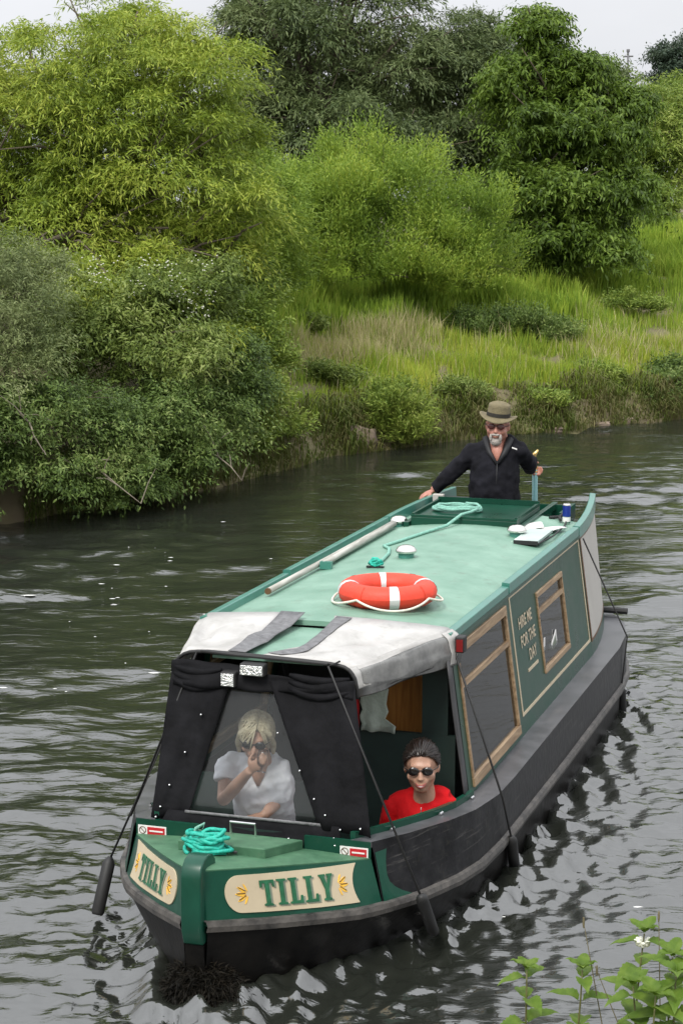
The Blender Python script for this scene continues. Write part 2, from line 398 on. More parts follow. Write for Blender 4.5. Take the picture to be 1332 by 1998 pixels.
def crown_geo(lobes, nleaf, ll, lw, k=6, tw=.35, style=(.6, .5, .35), lat=.6, droop=.0, clump=.30, cper=26, inner=.3, seed=1):
    """style = outward, up, random weights of the twig direction"""
    r = np.random.default_rng(seed)
    lob = np.array([(*c, *rr) for c, rr in lobes], float)
    area = (lob[:, 3]*lob[:, 5]+lob[:, 4]*lob[:, 5]+lob[:, 3]*lob[:, 4])**1.0; area /= area.sum()
    ns = nleaf//k; C = []; Rr = []; Lc = []
    ncl = max(8, ns//cper)
    for i, lo in enumerate(lob):
        m = max(3, int(ncl*area[i])); d = unit(r, m)
        d[:, 2] = np.where(d[:, 2] < -.35, -d[:, 2]*.6, d[:, 2])
        rad = np.where(r.random(m) < inner, r.uniform(.25, .7, m), r.uniform(.70, 1.16, m))
        C.append(lo[:3]+d*lo[3:]*rad[:, None]); Rr.append(np.full(m, lo[3:].mean())*clump*r.uniform(.5, 1.6, m)); Lc.append(np.repeat(lo[None, :3], m, 0))
    C = np.concatenate(C); Rr = np.concatenate(Rr); Lc = np.concatenate(Lc)
    ci = r.integers(0, len(C), ns)
    d = unit(r, ns); d[:, 2] = np.abs(d[:, 2])*.9-.25
    P = C[ci]+d*Rr[ci][:, None]*(r.random(ns)**.45)[:, None]*np.array([1.15, 1.15, .8])
    out = (P-Lc[ci]); out /= np.linalg.norm(out, axis=1)[:, None]+1e-9
    out = out*.6+d*.6
    T = out*style[0]+np.array([0, 0, 1.])*style[1]+unit(r, ns)*style[2]; T /= np.linalg.norm(T, axis=1)[:, None]
    return sprays(P, T, k, tw*r.uniform(.5, 1.3, ns), ll, lw, lat, r, droop)

M_bark = mat('bark', (.10, .08, .055), .9, var=.35, nscale=14, bump=.6, bscale=30)
M_twig = mat('twig', (.16, .13, .08), .85, var=.3, nscale=20)

def tree(name, label, cat, base, lobes, m, nleaf, ll, lw, trunk_r=.16, group=None, seed=1, twigs=0, side=4, **kw):
    base = Vector(base); r0 = np.random.default_rng(seed+500); ex = []
    for c, rr in lobes:                               # side branches that break up the outline
        for d in unit(r0, side):
            d[2] = d[2]*.8+.15; f = r0.uniform(.75, 1.12); s_ = r0.uniform(.22, .48)
            ex.append((tuple(np.array(c)+d*np.array(rr)*f), tuple(np.array(rr)*s_*r0.uniform(.7, 1.4, 3))))
    nmain = len(lobes); lobes = list(lobes)+ex
    root = empty(name, base); tag(root, label, cat, group)
    loc = [(Vector(c)-base, rr) for c, rr in lobes]
    mb = MB(); r = random.Random(seed)
    cz = sum(c.z for c, _ in loc[:nmain])/nmain
    top = Vector((sum(c.x for c, _ in loc)/len(loc)*.6, sum(c.y for c, _ in loc)/len(loc)*.6, cz))
    pts = [Vector((0, 0, -.25))]+[top*f+Vector((r.uniform(-.08, .08), r.uniform(-.08, .08), 0)) for f in (.2, .5, .8, 1)]
    mb.tube(pts, [trunk_r*1.25, trunk_r, trunk_r*.8, trunk_r*.6, trunk_r*.4], 8)
    for c, rr in loc[:nmain]:
        f = r.uniform(.3, .75); s0 = top*f; tip = c+Vector((0, 0, rr[2]*.75)); md = s0.lerp(tip, .5)+Vector((r.uniform(-.2, .2), r.uniform(-.2, .2), .1))
        mb.tube([s0, md, tip], [trunk_r*.5, trunk_r*.3, trunk_r*.08], 6)
        for _ in range(4+twigs):
            a = md.lerp(c, r.random()); q = c+Vector((r.uniform(-1, 1)*rr[0], r.uniform(-1, 1)*rr[1], r.uniform(0, 1.12)*rr[2]))
            mb.tube([a, a.lerp(q, .5)+Vector((0, 0, .12)), q], [trunk_r*.16, trunk_r*.1, trunk_r*.03], 5)
    obj('trunk', mb, M_bark, root, smooth=True)
    V, F = crown_geo([(tuple(c), rr) for c, rr in loc], nleaf, ll, lw, seed=seed, **kw)
    np_obj('crown', V, F, m, root)
    return root

def LB(px, py, Y, rx, ry, rz): return (tuple(at(px, py, Y*KY)), (rx*KY, ry*KY, rz*KY))
def gbase(px, Y):
    Y = Y*KY
    x = (px-666)/FPX*Y; return (x, Y, ground_z(x, Y)-.05)

L_yel = leafmat('willow_leaf_yellow_green', [(.075, .12, .016), (.175, .25, .028), (.29, .36, .045), (.44, .47, .08)], .35)
L_grey = leafmat('willow_leaf_grey_green', [(.04, .065, .024), (.08, .115, .04), (.13, .17, .06), (.21, .25, .11)], .3)
L_ash = leafmat('ash_leaf', [(.026, .048, .007), (.062, .11, .012), (.115, .185, .02), (.19, .27, .04)], .33, .8)
L_osier = leafmat('osier_leaf', [(.07, .135, .018), (.15, .24, .03), (.25, .35, .045), (.40, .47, .07)], .4, .7)
L_dark = leafmat('bramble_leaf', [(.028, .052, .012), (.065, .11, .022), (.125, .19, .04), (.24, .29, .09)], .28, 1.2)
L_sage = leafmat('sallow_leaf', [(.06, .085, .03), (.12, .16, .055), (.20, .24, .09), (.30, .34, .16)], .3, 1.0)
L_olive = leafmat('olive_leaf', [(.045, .075, .014), (.105, .155, .028), (.19, .25, .05), (.33, .37, .13)], .32, .9)
L_far = leafmat('far_tree_leaf', [(.022, .042, .028), (.04, .066, .038), (.065, .09, .05)], .25, .4)
L_mid = leafmat('mid_green_leaf', [(.06, .10, .016), (.13, .20, .03), (.22, .29, .045), (.35, .39, .10)], .32, .7)

# --- big yellow-green willow on the left
tree('willow_tree', 'tall yellow-green willow filling the upper left, leaves drooping', 'tree', gbase(180, 32.5),
     [LB(60, 230, 32, 1.7, 1.7, 1.45), LB(20, 420, 31.5, 1.6, 1.5, 1.5), LB(235, 130, 32.6, 1.35, 1.5, 1.08), LB(330, 215, 32.4, 1.15, 1.4, 1.25), LB(150, 300, 31.3, 1.5, 1.3, 1.5),
      LB(300, 400, 31.2, 1.4, 1.3, 1.5), LB(425, 330, 32.2, .75, 1.1, 1.25), LB(-110, 230, 32.3, 1.5, 1.5, 1.6), LB(-60, 400, 31, 1.2, 1.3, 1.3), LB(130, 500, 30.4, 1.5, 1.1, 1.0), LB(330, 540, 30.5, 1.2, 1.0, 1.0), LB(440, 500, 30.9, .7, .8, 1.0), LB(430, 640, 30.6, .55, .6, .55), LB(210, 590, 28.6, .75, .6, .5), LB(340, 650, 28.9, .6, .5, .5), LB(90, 530, 29, .8, .6, .6), LB(280, 430, 32.6, 1.2, .8, 1.0), LB(170, 420, 32.8, 1.2, .8, 1.0), LB(-230, 300, 31.5, 1.5, 1.4, 1.8), LB(-360, 260, 31, 1.5, 1.4, 1.7), LB(-300, 480, 29.5, 1.4, 1.2, 1.3), LB(270, 70, 33, .75, .8, .52)],
     L_yel, 250000, .105, .023, .2, seed=11, k=7, tw=.42, style=(.65, .1, .4), lat=.45, droop=.55, clump=.27, cper=60, twigs=3)
# --- bright green osier in the middle
tree('osier_bush', 'bright green osier bush with upright shoots behind the grass in the middle', 'bush', gbase(760, 40),
     [LB(650, 400, 39.5, 1.0, 1.2, 1.05), LB(745, 385, 40, 1.1, 1.3, 1.1), LB(850, 470, 39.6, 1.15, 1.2, .95), LB(700, 510, 38.8, 1.5, 1.0, .85), LB(930, 530, 39.8, .85, 1.0, .6), LB(600, 490, 39.2, .85, 1.0, .95), LB(800, 545, 38.6, 1.3, .8, .5), LB(565, 430, 39.6, .7, .9, .9), LB(550, 540, 38.8, .7, .8, .6)],
     L_osier, 125000, .105, .023, .07, seed=12, k=8, tw=.55, style=(.45, .95, .25), lat=.35, droop=.05, clump=.34, cper=45, twigs=5)
tree('sallow_bush', 'soft mid-green bush between the yellow willow and the bright osier', 'bush', gbase(490, 36),
     [LB(470, 400, 36, .7, .9, .9), LB(520, 470, 35.6, .7, .9, .95), LB(440, 520, 34.5, .8, .8, .85), LB(540, 550, 36, .55, .7, .5)],
     L_osier, 60000, .10, .022, .07, seed=13, k=7, tw=.4, style=(.5, .6, .35), lat=.5, droop=.15, clump=.3, cper=18, twigs=3)
# --- grey-green willows behind
tree('willow_tree', 'dark grey-green willow rising out of frame at top centre', 'tree', gbase(640, 47),
     [LB(560, 120, 47, 1.35, 1.6, 1.5), LB(690, 60, 47.5, 1.7, 1.7, 1.6), LB(780, 170, 47, 1.45, 1.5, 1.5), LB(620, 250, 46.5, 1.6, 1.3, 1.3), LB(500, 70, 47.3, .7, 1.0, 1.2), LB(820, 330, 46, 1.5, 1.3, 1.3), LB(690, -70, 48, 1.5, 1.5, 1.2), LB(540, -40, 48, 1.2, 1.3, 1.2), LB(560, 300, 46.5, .9, 1.0, 1.2), LB(690, 380, 45.5, 2.0, 1.2, 1.2), LB(505, 240, 47, .6, .9, 1.0)],
     L_grey, 122000, .14, .034, .24, seed=14, k=7, tw=.5, style=(.6, .05, .4), lat=.4, droop=.6, clump=.30, cper=55, twigs=4)
tree('willow_tree', 'slimmer olive-grey willow between the top centre willow and the dark ash', 'tree', gbase(930, 48),
     [LB(905, 150, 48, .95, 1.2, 1.35), LB(950, 120, 48.4, .7, 1.0, 1.1), LB(890, 300, 47.2, 1.1, 1.2, 1.5), LB(960, 330, 47, .8, 1.0, 1.2), LB(955, 450, 45.5, .75, .9, 1.0), LB(900, 90, 48.6, .4, .6, .6)],
     L_grey, 70000, .13, .028, .16, seed=15, k=7, tw=.5, style=(.6, .1, .4), lat=.4, droop=.5, clump=.27, cper=22, twigs=3)
tree('poplar_tree', 'dull green tree filling the gaps behind the willows', 'tree', gbase(600, 62),
     [LB(420, 330, 62, 2.0, 1.5, 2.6), LB(560, 250, 62, 2.0, 1.5, 2.6), LB(720, 250, 62, 2.2, 1.5, 2.8), LB(880, 260, 62, 2.0, 1.5, 2.6), LB(1000, 330, 61, 1.4, 1.5, 2.4), LB(200, 300, 60, 3.0, 1.5, 2.8), LB(30, 330, 58, 2.6, 1.5, 2.6)],
     L_grey, 32000, .26, .085, .3, seed=33, k=6, tw=.6, style=(.6, .2, .4), lat=.6, droop=.2, clump=.32, cper=18)
# --- dark ash at the right
tree('ash_tree', 'deep green ash tree with layered leaf sprays right of centre', 'tree', gbase(1080, 45),
     [LB(1040, 75, 45, .5, .7, .62), LB(1070, 150, 45, .95, 1.1, .8), LB(1130, 170, 45.4, .6, .9, .75), LB(1010, 200, 45, .55, .8, .8), LB(1070, 270, 44.5, 1.2, 1.2, .9), LB(1160, 300, 44.8, .9, 1.0, .85), LB(1030, 380, 44.3, .8, 1.0, .9), LB(1120, 400, 44, 1.1, 1.1, .85), LB(1195, 420, 44.2, .8, .9, .75), LB(1070, 480, 43.6, .95, .9, .7), LB(1160, 500, 43.6, 1.0, .9, .55), LB(1215, 235, 45.5, .55, .7, .65)],
     L_ash, 105000, .135, .045, .24, seed=16, k=9, tw=.42, style=(.75, .12, .3), lat=.75, droop=.45, clump=.42, cper=30, twigs=4)
tree('willow_tree', 'muted green willow at the right edge behind the grassy rise', 'tree', gbase(1280, 56),
     [LB(1240, 330, 55, 1.3, 1.2, 1.5), LB(1310, 290, 56, 1.5, 1.4, 1.6), LB(1380, 330, 56, 1.8, 1.4, 1.9), LB(1290, 430, 54, 1.6, 1.2, 1.0), LB(1225, 430, 54.5, 1.0, 1.1, .9), LB(1340, 215, 57, 1.0, 1.2, .8)],
     L_mid, 70000, .15, .034, .2, seed=17, k=7, tw=.5, style=(.6, .15, .4), lat=.45, droop=.45, clump=.28, cper=20, twigs=3)
tree('distant_tree', 'distant blue-green tree on the skyline at the right edge', 'tree', gbase(1325, 105),
     [LB(1330, 135, 105, 1.3, 1.5, 1.4), LB(1300, 165, 105, .9, 1.2, .8), LB(1370, 130, 105, 1.6, 1.6, 1.6), LB(1345, 230, 104, 2.4, 1.6, 2.2), LB(1300, 210, 103, .7, 1, 1.1)],
     L_far, 26000, .22, .08, .3, seed=18, k=6, tw=.6, style=(.7, .2, .4), lat=.6, clump=.3, cper=12)
tree('thorn_tree', 'small dull olive tree behind the ash beside the far lamp post', 'tree', gbase(1185, 70),
     [LB(1180, 175, 70, .75, .9, .75), LB(1165, 215, 70, .8, .9, .8), LB(1200, 235, 69, .7, .8, .8)],
     L_grey, 16000, .16, .05, .15, seed=19, k=6, tw=.5, style=(.6, .3, .4), lat=.6, clump=.3, cper=12)
L_amber = leafmat('amber_leaf', [(.10, .12, .02), (.19, .18, .03), (.28, .21, .05)], .35, 1.)
tree('young_tree', 'yellowing young tree on the skyline below the far lamp post', 'tree', gbase(1245, 62),
     [LB(1240, 240, 62, .7, .8, .75), LB(1262, 250, 62, .45, .6, .6), LB(1215, 270, 62, .6, .7, .7)],
     L_amber, 14000, .14, .04, .1, seed=20, k=6, tw=.45, style=(.6, .4, .4), lat=.5, clump=.3, cper=12)
# --- scrub along the left bank, hanging over the water
tree('sallow_bush', 'pale sage-grey bush at the left edge above the brambles', 'bush', gbase(20, 27.0),
     [LB(-10, 560, 26, .62, .8, .62), LB(50, 640, 25.8, .48, .7, .55), LB(-40, 720, 25.3, .7, .8, .75), LB(70, 560, 26.6, .4, .5, .45), LB(-170, 620, 25.2, .8, .8, .8)],
     L_sage, 36000, .075, .016, .05, seed=21, k=7, tw=.28, style=(.7, .3, .35), lat=.5, droop=.2, clump=.3, cper=16, twigs=4)
tree('bramble_bush', 'dark bramble thicket overhanging the water at far left', 'bush', gbase(60, 25.9),
     [LB(20, 850, 25.2, .85, .8, .75), LB(130, 830, 25.6, .75, .8, .8), LB(90, 940, 24.9, .9, .7, .42), LB(210, 900, 25.9, .6, .7, .65), LB(-90, 900, 24.6, .9, .8, .85), LB(200, 965, 25.7, .55, .5, .28), LB(-220, 800, 24.2, 1.0, .9, 1.1), LB(-350, 900, 23.4, 1.0, .9, 1.0), LB(-230, 980, 23.4, .9, .6, .5)],
     L_dark, 86000, .062, .024, .05, seed=22, k=6, tw=.25, style=(.7, .25, .4), lat=.65, droop=.35, clump=.3, cper=14, twigs=5)
elder = tree('elder_bush', 'grey-green elder bush with white flower heads above the brambles', 'bush', gbase(270, 29),
     [LB(240, 640, 28.4, .85, .8, .75), LB(340, 620, 28.8, .75, .8, .7), LB(150, 690, 27.6, .7, .7, .7), LB(300, 720, 27.7, .8, .7, .6), LB(390, 600, 29.2, .5, .6, .65)],
     L_olive, 52000, .085, .026, .06, seed=23, k=7, tw=.3, style=(.7, .25, .35), lat=.65, droop=.2, clump=.3, cper=16, twigs=4)
tree('alder_bush', 'dark leafy bush low over the water right of the brambles', 'bush', gbase(350, 28.2),
     [LB(300, 830, 27.0, .75, .7, .6), LB(400, 850, 27.8, .7, .7, .55), LB(330, 915, 26.9, .7, .5, .35), LB(430, 770, 28.6, .65, .7, .6), LB(260, 960, 26.3, .5, .4, .22)],
     L_dark, 56000, .066, .024, .05, seed=24, k=6, tw=.28, style=(.7, .25, .4), lat=.6, droop=.35, clump=.3, cper=14, twigs=4)
tree('hawthorn_bush', 'yellow-green bush on the bank beside the bare earth', 'bush', gbase(500, 31),
     [LB(455, 680, 30.6, .6, .7, .6), LB(510, 720, 30.8, .4, .5, .42), LB(480, 790, 30.2, .55, .5, .45), LB(525, 850, 30.3, .42, .4, .3), LB(470, 890, 29.6, .5, .4, .28), LB(450, 600, 31.4, .7, .7, .6)],
     L_mid, 50000, .085, .026, .05, seed=25, k=7, tw=.32, style=(.5, .6, .35), lat=.5, droop=.15, clump=.3, cper=16, twigs=3)
tree('nettle_clump', 'dark tall herb clump standing in the middle of the grass', 'plants', gbase(990, 39),
     [LB(930, 655, 38.8, .55, .5, .28), LB(1010, 650, 39, .6, .5, .32), LB(1080, 665, 39, .45, .5, .25)],
     L_dark, 20000, .09, .022, .02, seed=26, k=8, tw=.35, style=(.35, 1., .2), lat=.4, droop=.1, clump=.3, cper=14)
for i_, (px, py, Y, sc, lab) in enumerate([(640, 745, 33.6, 1.0, 'dark herb patch on the grass above the large bank stone'), (1165, 735, 37.2, .7, 'dark herb patch in the grass right of the helmsman'), (900, 770, 34.8, .8, 'small herb patch in the grass above the helmsman hat'), (1060, 790, 35.6, .7, 'low herb patch at the bank edge right of the helmsman'), (590, 640, 36.0, .8, 'herb patch in the dry grass left of the osier bush'), (1240, 600, 42.0, 1.0, 'dark herb patch on the rise near the right edge')]):
    tree('herb_patch', lab, 'plants', gbase(px, Y), [LB(px-25*sc, py, Y, .30*sc, .3, .17*sc), LB(px+25*sc, py+6, Y, .32*sc, .3, .15*sc)], L_mid if i_ % 2 else L_olive, 5500, .08, .024, .012, seed=60+i_, side=3, k=7, tw=.25, style=(.4, .9, .3), lat=.45, droop=.2, clump=.4, cper=12, group='herb patches in the meadow')
tree('bank_bush', 'small dark bush at the water edge by the right frame edge', 'bush', gbase(1290, 38.3),
     [LB(1285, 775, 37.9, .5, .5, .42), LB(1325, 760, 38.3, .5, .5, .5), LB(1262, 800, 37.5, .3, .35, .22)],
     L_dark, 16000, .09, .026, .03, seed=27, k=7, tw=.35, style=(.5, .6, .3), lat=.5, droop=.3, clump=.3, cper=14)
tree('reed_clump', 'low green bush at the foot of the earth bank by the stones', 'bush', gbase(780, 33.2),
     [LB(770, 815, 32.8, .42, .35, .42), LB(800, 850, 32.7, .3, .3, .25)],
     L_mid, 18000, .10, .02, .03, seed=28, k=8, tw=.35, style=(.4, .7, .25), lat=.35, droop=.3, clump=.3, cper=14)
# elder flower heads: flat white umbels on the elder bush
M_flower = mat('elder_flower', (.62, .62, .52), .8, var=.2, nscale=60)
r = np.random.default_rng(31); mb = MB()
for px, py in [(350, 575), (372, 560), (395, 555), (385, 600), (330, 560), (362, 620), (300, 520), (260, 545), (210, 540), (180, 510), (400, 585), (345, 545), (375, 640), (340, 600), (175, 535), (265, 560)]:
    c = at(px+r.normal(0, 22), py+r.normal(0, 22), KY*(27.5+(px-200)*.0035))
    for j in range(12):
        p = c+Vector((r.normal(0, .10), r.normal(0, .04), r.normal(0, .07))); mb.ell(p, (.014, .014, .008), 5, 3)
b_ = obj('flower_heads', mb, M_flower, None); b_.parent = elder; b_.matrix_parent_inverse = Matrix.Translation(-Vector(elder.location)); b_['kind'] = 'stuff'

# ------------------------------------------------------------------ grass
def grassmat(name, cols, nscale=.5):
    return leafmat(name, cols, .35, nscale, .6, .25)
def blades(name, label, n, xr, dr, hr, w, m, seed, dens=None, lean=.28, zoff=-.03, simple=False, over=0):
    r = np.random.default_rng(seed)
    x = r.uniform(*xr, n); d = dr[0]+(dr[1]-dr[0])*r.random(n)
    if dens is not None:
        keep = r.random(n) < dens(x, d); x, d = x[keep], d[keep]
    n = len(x); y = bank_y(x)+d; z = ground_h(x, d)+zoff
    tuft = .75+.35*np.sin(x*2.1+d*1.3)*np.sin(d*1.9-x*.8)+.2*np.sin(x*5.3+d*4.1)
    h = r.uniform(*hr, n)*np.clip(tuft, .35, 1.4); a = r.random(n)*6.283; b = r.random(n)*6.283
    ln = h*np.abs(r.normal(0, lean, n)); dx, dy = np.cos(b)*ln, np.sin(b)*ln-over*h*.5
    wx, wy = np.cos(a)*w*.5, np.sin(a)*w*.5
    B = np.stack([x, y, z], 1); W = np.stack([wx, wy, 0*wx], 1)
    Md = B+np.stack([dx*.35, dy*.35, h*.6], 1); T = B+np.stack([dx, dy, h*(1-.12*lean)-over*h*.8], 1)
    if simple:
        V = np.stack([B-W, B+W, T], 1).reshape(-1, 3); o = np_obj(name, V, np.arange(len(V)).reshape(-1, 3), m); tag(o, label, 'grass', kind='stuff'); return o
    V = np.stack([B-W, B+W, Md+W*.8, T, Md-W*.8], 1).reshape(-1, 3)
    i = np.arange(n)*5
    F3 = np.concatenate([np.stack([i, i+1, i+2], 1), np.stack([i, i+2, i+4], 1), np.stack([i+4, i+2, i+3], 1)])
    o = np_obj(name, V, F3, m); tag(o, label, 'grass', kind='stuff'); return o

G_green = grassmat('meadow_green', [(.10, .17, .022), (.20, .31, .035), (.31, .42, .05), (.42, .47, .09)])
G_bright = grassmat('meadow_bright', [(.15, .21, .028), (.28, .35, .045), (.40, .45, .06), (.54, .53, .12)])
G_dry = grassmat('dry_grass', [(.22, .21, .08), (.36, .33, .15), (.52, .46, .26), (.40, .38, .13)])
G_edge = grassmat('bank_edge_grass', [(.06, .09, .018), (.12, .16, .03), (.17, .16, .06), (.25, .22, .10)], 1.2)
def band(x, d, x0, x1, d0, d1, s=.8): return np.clip((x-x0)/s, 0, 1)*np.clip((x1-x)/s, 0, 1)*np.clip((d-d0)/s, 0, 1)*np.clip((d1-d)/s, 0, 1)
blades('meadow_grass', 'tall green grass covering the far bank', 95000, (-3, 13), (.5, 15), (.2, .5), .03, G_green, 41, simple=True)
blades('bright_grass', 'bright yellow-green grass strip above the far water edge', 52000, (-.5, 9), (.6, 5.0), (.2, .42), .026, G_bright, 42, simple=True, dens=lambda x, d: .15+.85*band(x, d, .8, 8, .9, 3.6))
blades('dry_grass', 'pale dry seeding grass patch on the far bank', 22000, (-2, 9), (1.0, 5.5), (.4, .7), .014, G_dry, 43, dens=lambda x, d: .06+.94*np.clip(band(x, d, -1.2, 2.0, 2.6, 5.2, .6)+.35*band(x, d, 4, 8, 1.5, 3.5), 0, 1))
blades('bank_edge_grass', 'brownish grass hanging over the bank edge at the water', 20000, (-4, 10), (-.02, 1.1), (.25, .62), .02, G_edge, 44, over=.6, lean=.45, dens=lambda x, d: .7+.65*(x < .6)+.65*(np.sin(x*1.7+.6)*np.sin(x*.63+1)>-.15))
blades('reed_grass', 'tall bright reeds on the rise at the right edge', 22000, (4.8, 12), (6.5, 13), (.4, .75), .03, G_green, 45, lean=.25)
blades('herb_fringe', 'tall leafy herbs along the foot of the osier bush', 11000, (-2, 5), (5.0, 7.2), (.45, .8), .045, G_green, 46, lean=.2)

# ------------------------------------------------------------------ stones on the far bank
M_stone = mat('bank_stone', (.17, .13, .095), .9, var=.35, nscale=7, bump=.8, bscale=14)
def rock(px, py, Y, sx, sy, sz, seed, label):
    r = random.Random(seed); c = at(px, py, Y*KY); mb = MB(); mb.ell((0, 0, 0), (1, 1, 1), 16, 10)
    vs = []
    for v in mb.v:
        p = Vector(v); p = Vector((math.copysign(abs(p.x)**.6, p.x), math.copysign(abs(p.y)**.6, p.y), math.copysign(abs(p.z)**.6, p.z)))
        f = 1+.22*mnoise.noise(p*1.6+Vector((seed, 0, 0)))+.08*mnoise.noise(p*5+Vector((0, seed, 0))); vs.append((p.x*sx*f, p.y*sy*f, p.z*sz*f))
    mb.v = vs; o = obj('stone', mb, M_stone, None); o.location = c; o.rotation_euler = (r.uniform(-.1, .1), r.uniform(-.1, .1), r.uniform(-.4, .4))
    tag(o, label, 'stone', 'stones in the far bank')
rock(690, 858, 32.5, .33, .3, .24, 1, 'largest brown stone block in the bank left of the helmsman')
rock(640, 868, 32.2, .2, .22, .16, 2, 'smaller brown stone left of the largest block in the bank')
rock(1078, 838, 35.3, .2, .25, .06, 3, 'flat grey stone at the water edge just right of the helmsman')
rock(1165, 828, 36.0, .22, .25, .06, 4, 'flat grey stone at the water edge below the right-hand bank')
rock(1215, 818, 36.5, .14, .2, .07, 5, 'small brown stone beside the dark bush at the right edge')

# ------------------------------------------------------------------ dead branches at the foot of the scrub
M_dead = mat('dead_wood', (.20, .17, .13), .9, var=.35, nscale=20)
def dead(px0, py0, px1, py1, Y, label, seed):
    r = random.Random(seed); a = at(px0, py0, Y*KY); b2 = at(px1, py1, (Y-.5)*KY); root = empty('dead_branch', a); tag(root, label, 'branch', 'dead branches in the scrub'); d = b2-a
    mb = MB(); P = [d*t+Vector((r.uniform(-.05, .05), 0, .12*math.sin(t*3))) for t in (0, .25, .5, .75, 1)]; mb.tube(P, [.02, .017, .013, .009, .005], 6); lim = obj('limb', mb, M_dead, root, smooth=True)
    for k in range(5):
        p = P[1+k % 4]; e = p+Vector((r.uniform(-.4, .4), r.uniform(-.2, .1), r.uniform(-.1, .45))); mb = MB(); mb.tube([p, p.lerp(e, .5)+Vector((0, 0, .04)), e], [.008, .006, .003], 5); obj('twig', mb, M_dead, lim)
dead(20, 800, 90, 890, 24.6, 'pale dead branch leaning out of the brambles at the left edge', 1)
dead(150, 900, 270, 985, 25.2, 'thin dead branch dipping towards the water under the brambles', 2)
dead(390, 880, 470, 940, 27.0, 'dead branch low over the water right of the dark bush', 3)

# ------------------------------------------------------------------ far lamp post
M_steel = mat('galvanised_steel', (.16, .16, .165), .5, .6)
root = empty('lamp_post', gbase(1211, 120)); tag(root, 'thin dark lamp post rising on the skyline above the trees', 'lamp post')
ht = at(1211, 100, 120*KY).z-root.location.z
mb = MB(); mb.tube([(0, 0, -.2), (0, 0, ht*.5), (0, 0, ht-.05)], [.11, .085, .06], 8); obj('pole', mb, M_steel, root, smooth=True)
mb = MB(); mb.tube([(-.28, 0, ht-.3), (.3, 0, ht-.28)], .045, 6); obj('crossarm', mb, M_steel, root)
mb = MB(); mb.box(-.09, .09, -.08, .08, ht-.05, ht+.12); obj('lantern', mb, M_steel, root, bevel=.02)

# ------------------------------------------------------------------ white dead-nettles in the near foreground
M_nleaf = leafmat('nettle_leaf', [(.05, .10, .014), (.11, .19, .022), (.20, .28, .05)], .42, 25)
M_nstem = mat('nettle_stem', (.10, .10, .03), .6, var=.3)
M_petal = mat('nettle_petal', (.72, .72, .62), .6, var=.08)
def nleaf(o, a, up, l, w, r):
    """serrated, cupped nettle leaf with a midrib fold, as MB"""
    mb = MB(); s = a.cross(up).normalized(); n = s.cross(a).normalized(); K = 16; vs = []; fs = []
    for i in range(K+1):
        t = i/K; hw = w*.5*(math.sin(math.pi*t**.62))**.85*(1+(.09 if i % 2 else -.06)); c = o+a*l*t-Vector((0, 0, l*.42*t*t))
        c += n*.004*math.sin(t*9)
        vs += [c-s*hw+n*hw*.45, c-s*hw*.5+n*hw*.30, c, c+s*hw*.5+n*hw*.30, c+s*hw+n*hw*.45]
    for i in range(K):
        b = i*5; fs += [(b+j, b+j+1, b+j+6, b+j+5) for j in range(4)]
    mb.add(vs, fs); return mb
def nettle(px, py, Y, hgt, label, seed, lean=(0, 0), fl=True, big=1.0):
    r = random.Random(seed); top = at(px, py, Y); gx, gy = top.x-lean[0], top.y-lean[1]
    gz = float(np.interp(gy, ys, zs))-.03
    root = empty('nettle_plant', (gx, gy, gz)); tag(root, label, 'plant', 'dead-nettles on the near bank')
    H = top.z-gz; ctr = lambda t: Vector((lean[0]*t*t+.012*math.sin(t*5+seed), lean[1]*t*t, H*t))
    mb = MB(); mb.tube([ctr(i/10) for i in range(11)], [.006-.0035*i/10 for i in range(11)], 6); obj('stem', mb, M_nstem, root, smooth=True)
    z = H; k = 0
    while z > .12*H and k < 9:
        t = z/H; size = (.075+.055*min(1, k/3))*big
        for q in range(2 if k else 4):
            az = (k*math.pi/2)+(q*math.pi if k else q*math.pi/2)+r.uniform(-.3, .3)+seed
            tilt = r.uniform(.7, 1.3) if k == 0 else r.uniform(.15, .6)
            a = Vector((math.cos(az), math.sin(az), tilt)).normalized()
            mb = nleaf(ctr(t)+a*.008, a, Vector((0, 0, 1)), size*r.uniform(.85, 1.2), size*.52, r)
            lf = obj('leaf', mb, M_nleaf, root, smooth=True, fix=False)
        if fl and k == 1:
            mf = MB()
            for q in range(8):
                az = q*.785+r.uniform(-.2, .2); p = ctr(t)+Vector((math.cos(az)*.017, math.sin(az)*.017, .004+r.uniform(-.004, .006)))
                mf.ell(p, (.008, .006, .011), 7, 5); mf.ell(p+Vector((math.cos(az)*.007, math.sin(az)*.007, .008)), (.007, .007, .005), 6, 4)
            obj('flower_whorl', mf, M_petal, root, smooth=True)
        z -= (.030 if k == 0 else .060+.010*k)*big; k += 1
nettle(1258, 1822, 6.0, 1, 'tallest white-flowered dead-nettle at lower right', 1, (.03, 0), True, 1.15)
nettle(1022, 1893, 5.9, 1, 'leftmost dead-nettle tip in the lower right foreground', 2, (-.03, 0), False, 1.0)
nettle(1128, 1893, 5.9, 1, 'dead-nettle second from the left, standing by the leaning stalks', 3, (.02, .02), False, 1.05)
nettle(1308, 1868, 5.8, 1, 'bushy dead-nettle in the bottom right corner', 4, (.04, 0), False, 1.2)
nettle(1238, 1925, 5.75, 1, 'low dead-nettle below the tallest one, near the frame bottom', 5, (-.02, 0), False, 1.1)
nettle(1325, 1905, 5.7, 1, 'dead-nettle cut by the right frame edge, lowest right', 6, (.02, 0), False, 1.4)
nettle(1282, 1945, 5.65, 1, 'broad-leaved dead-nettle at the frame bottom beside the corner plant', 7, (.0, 0), False, 1.4)
M_stalk = mat('grass_stalk', (.13, .11, .06), .8, var=.3)
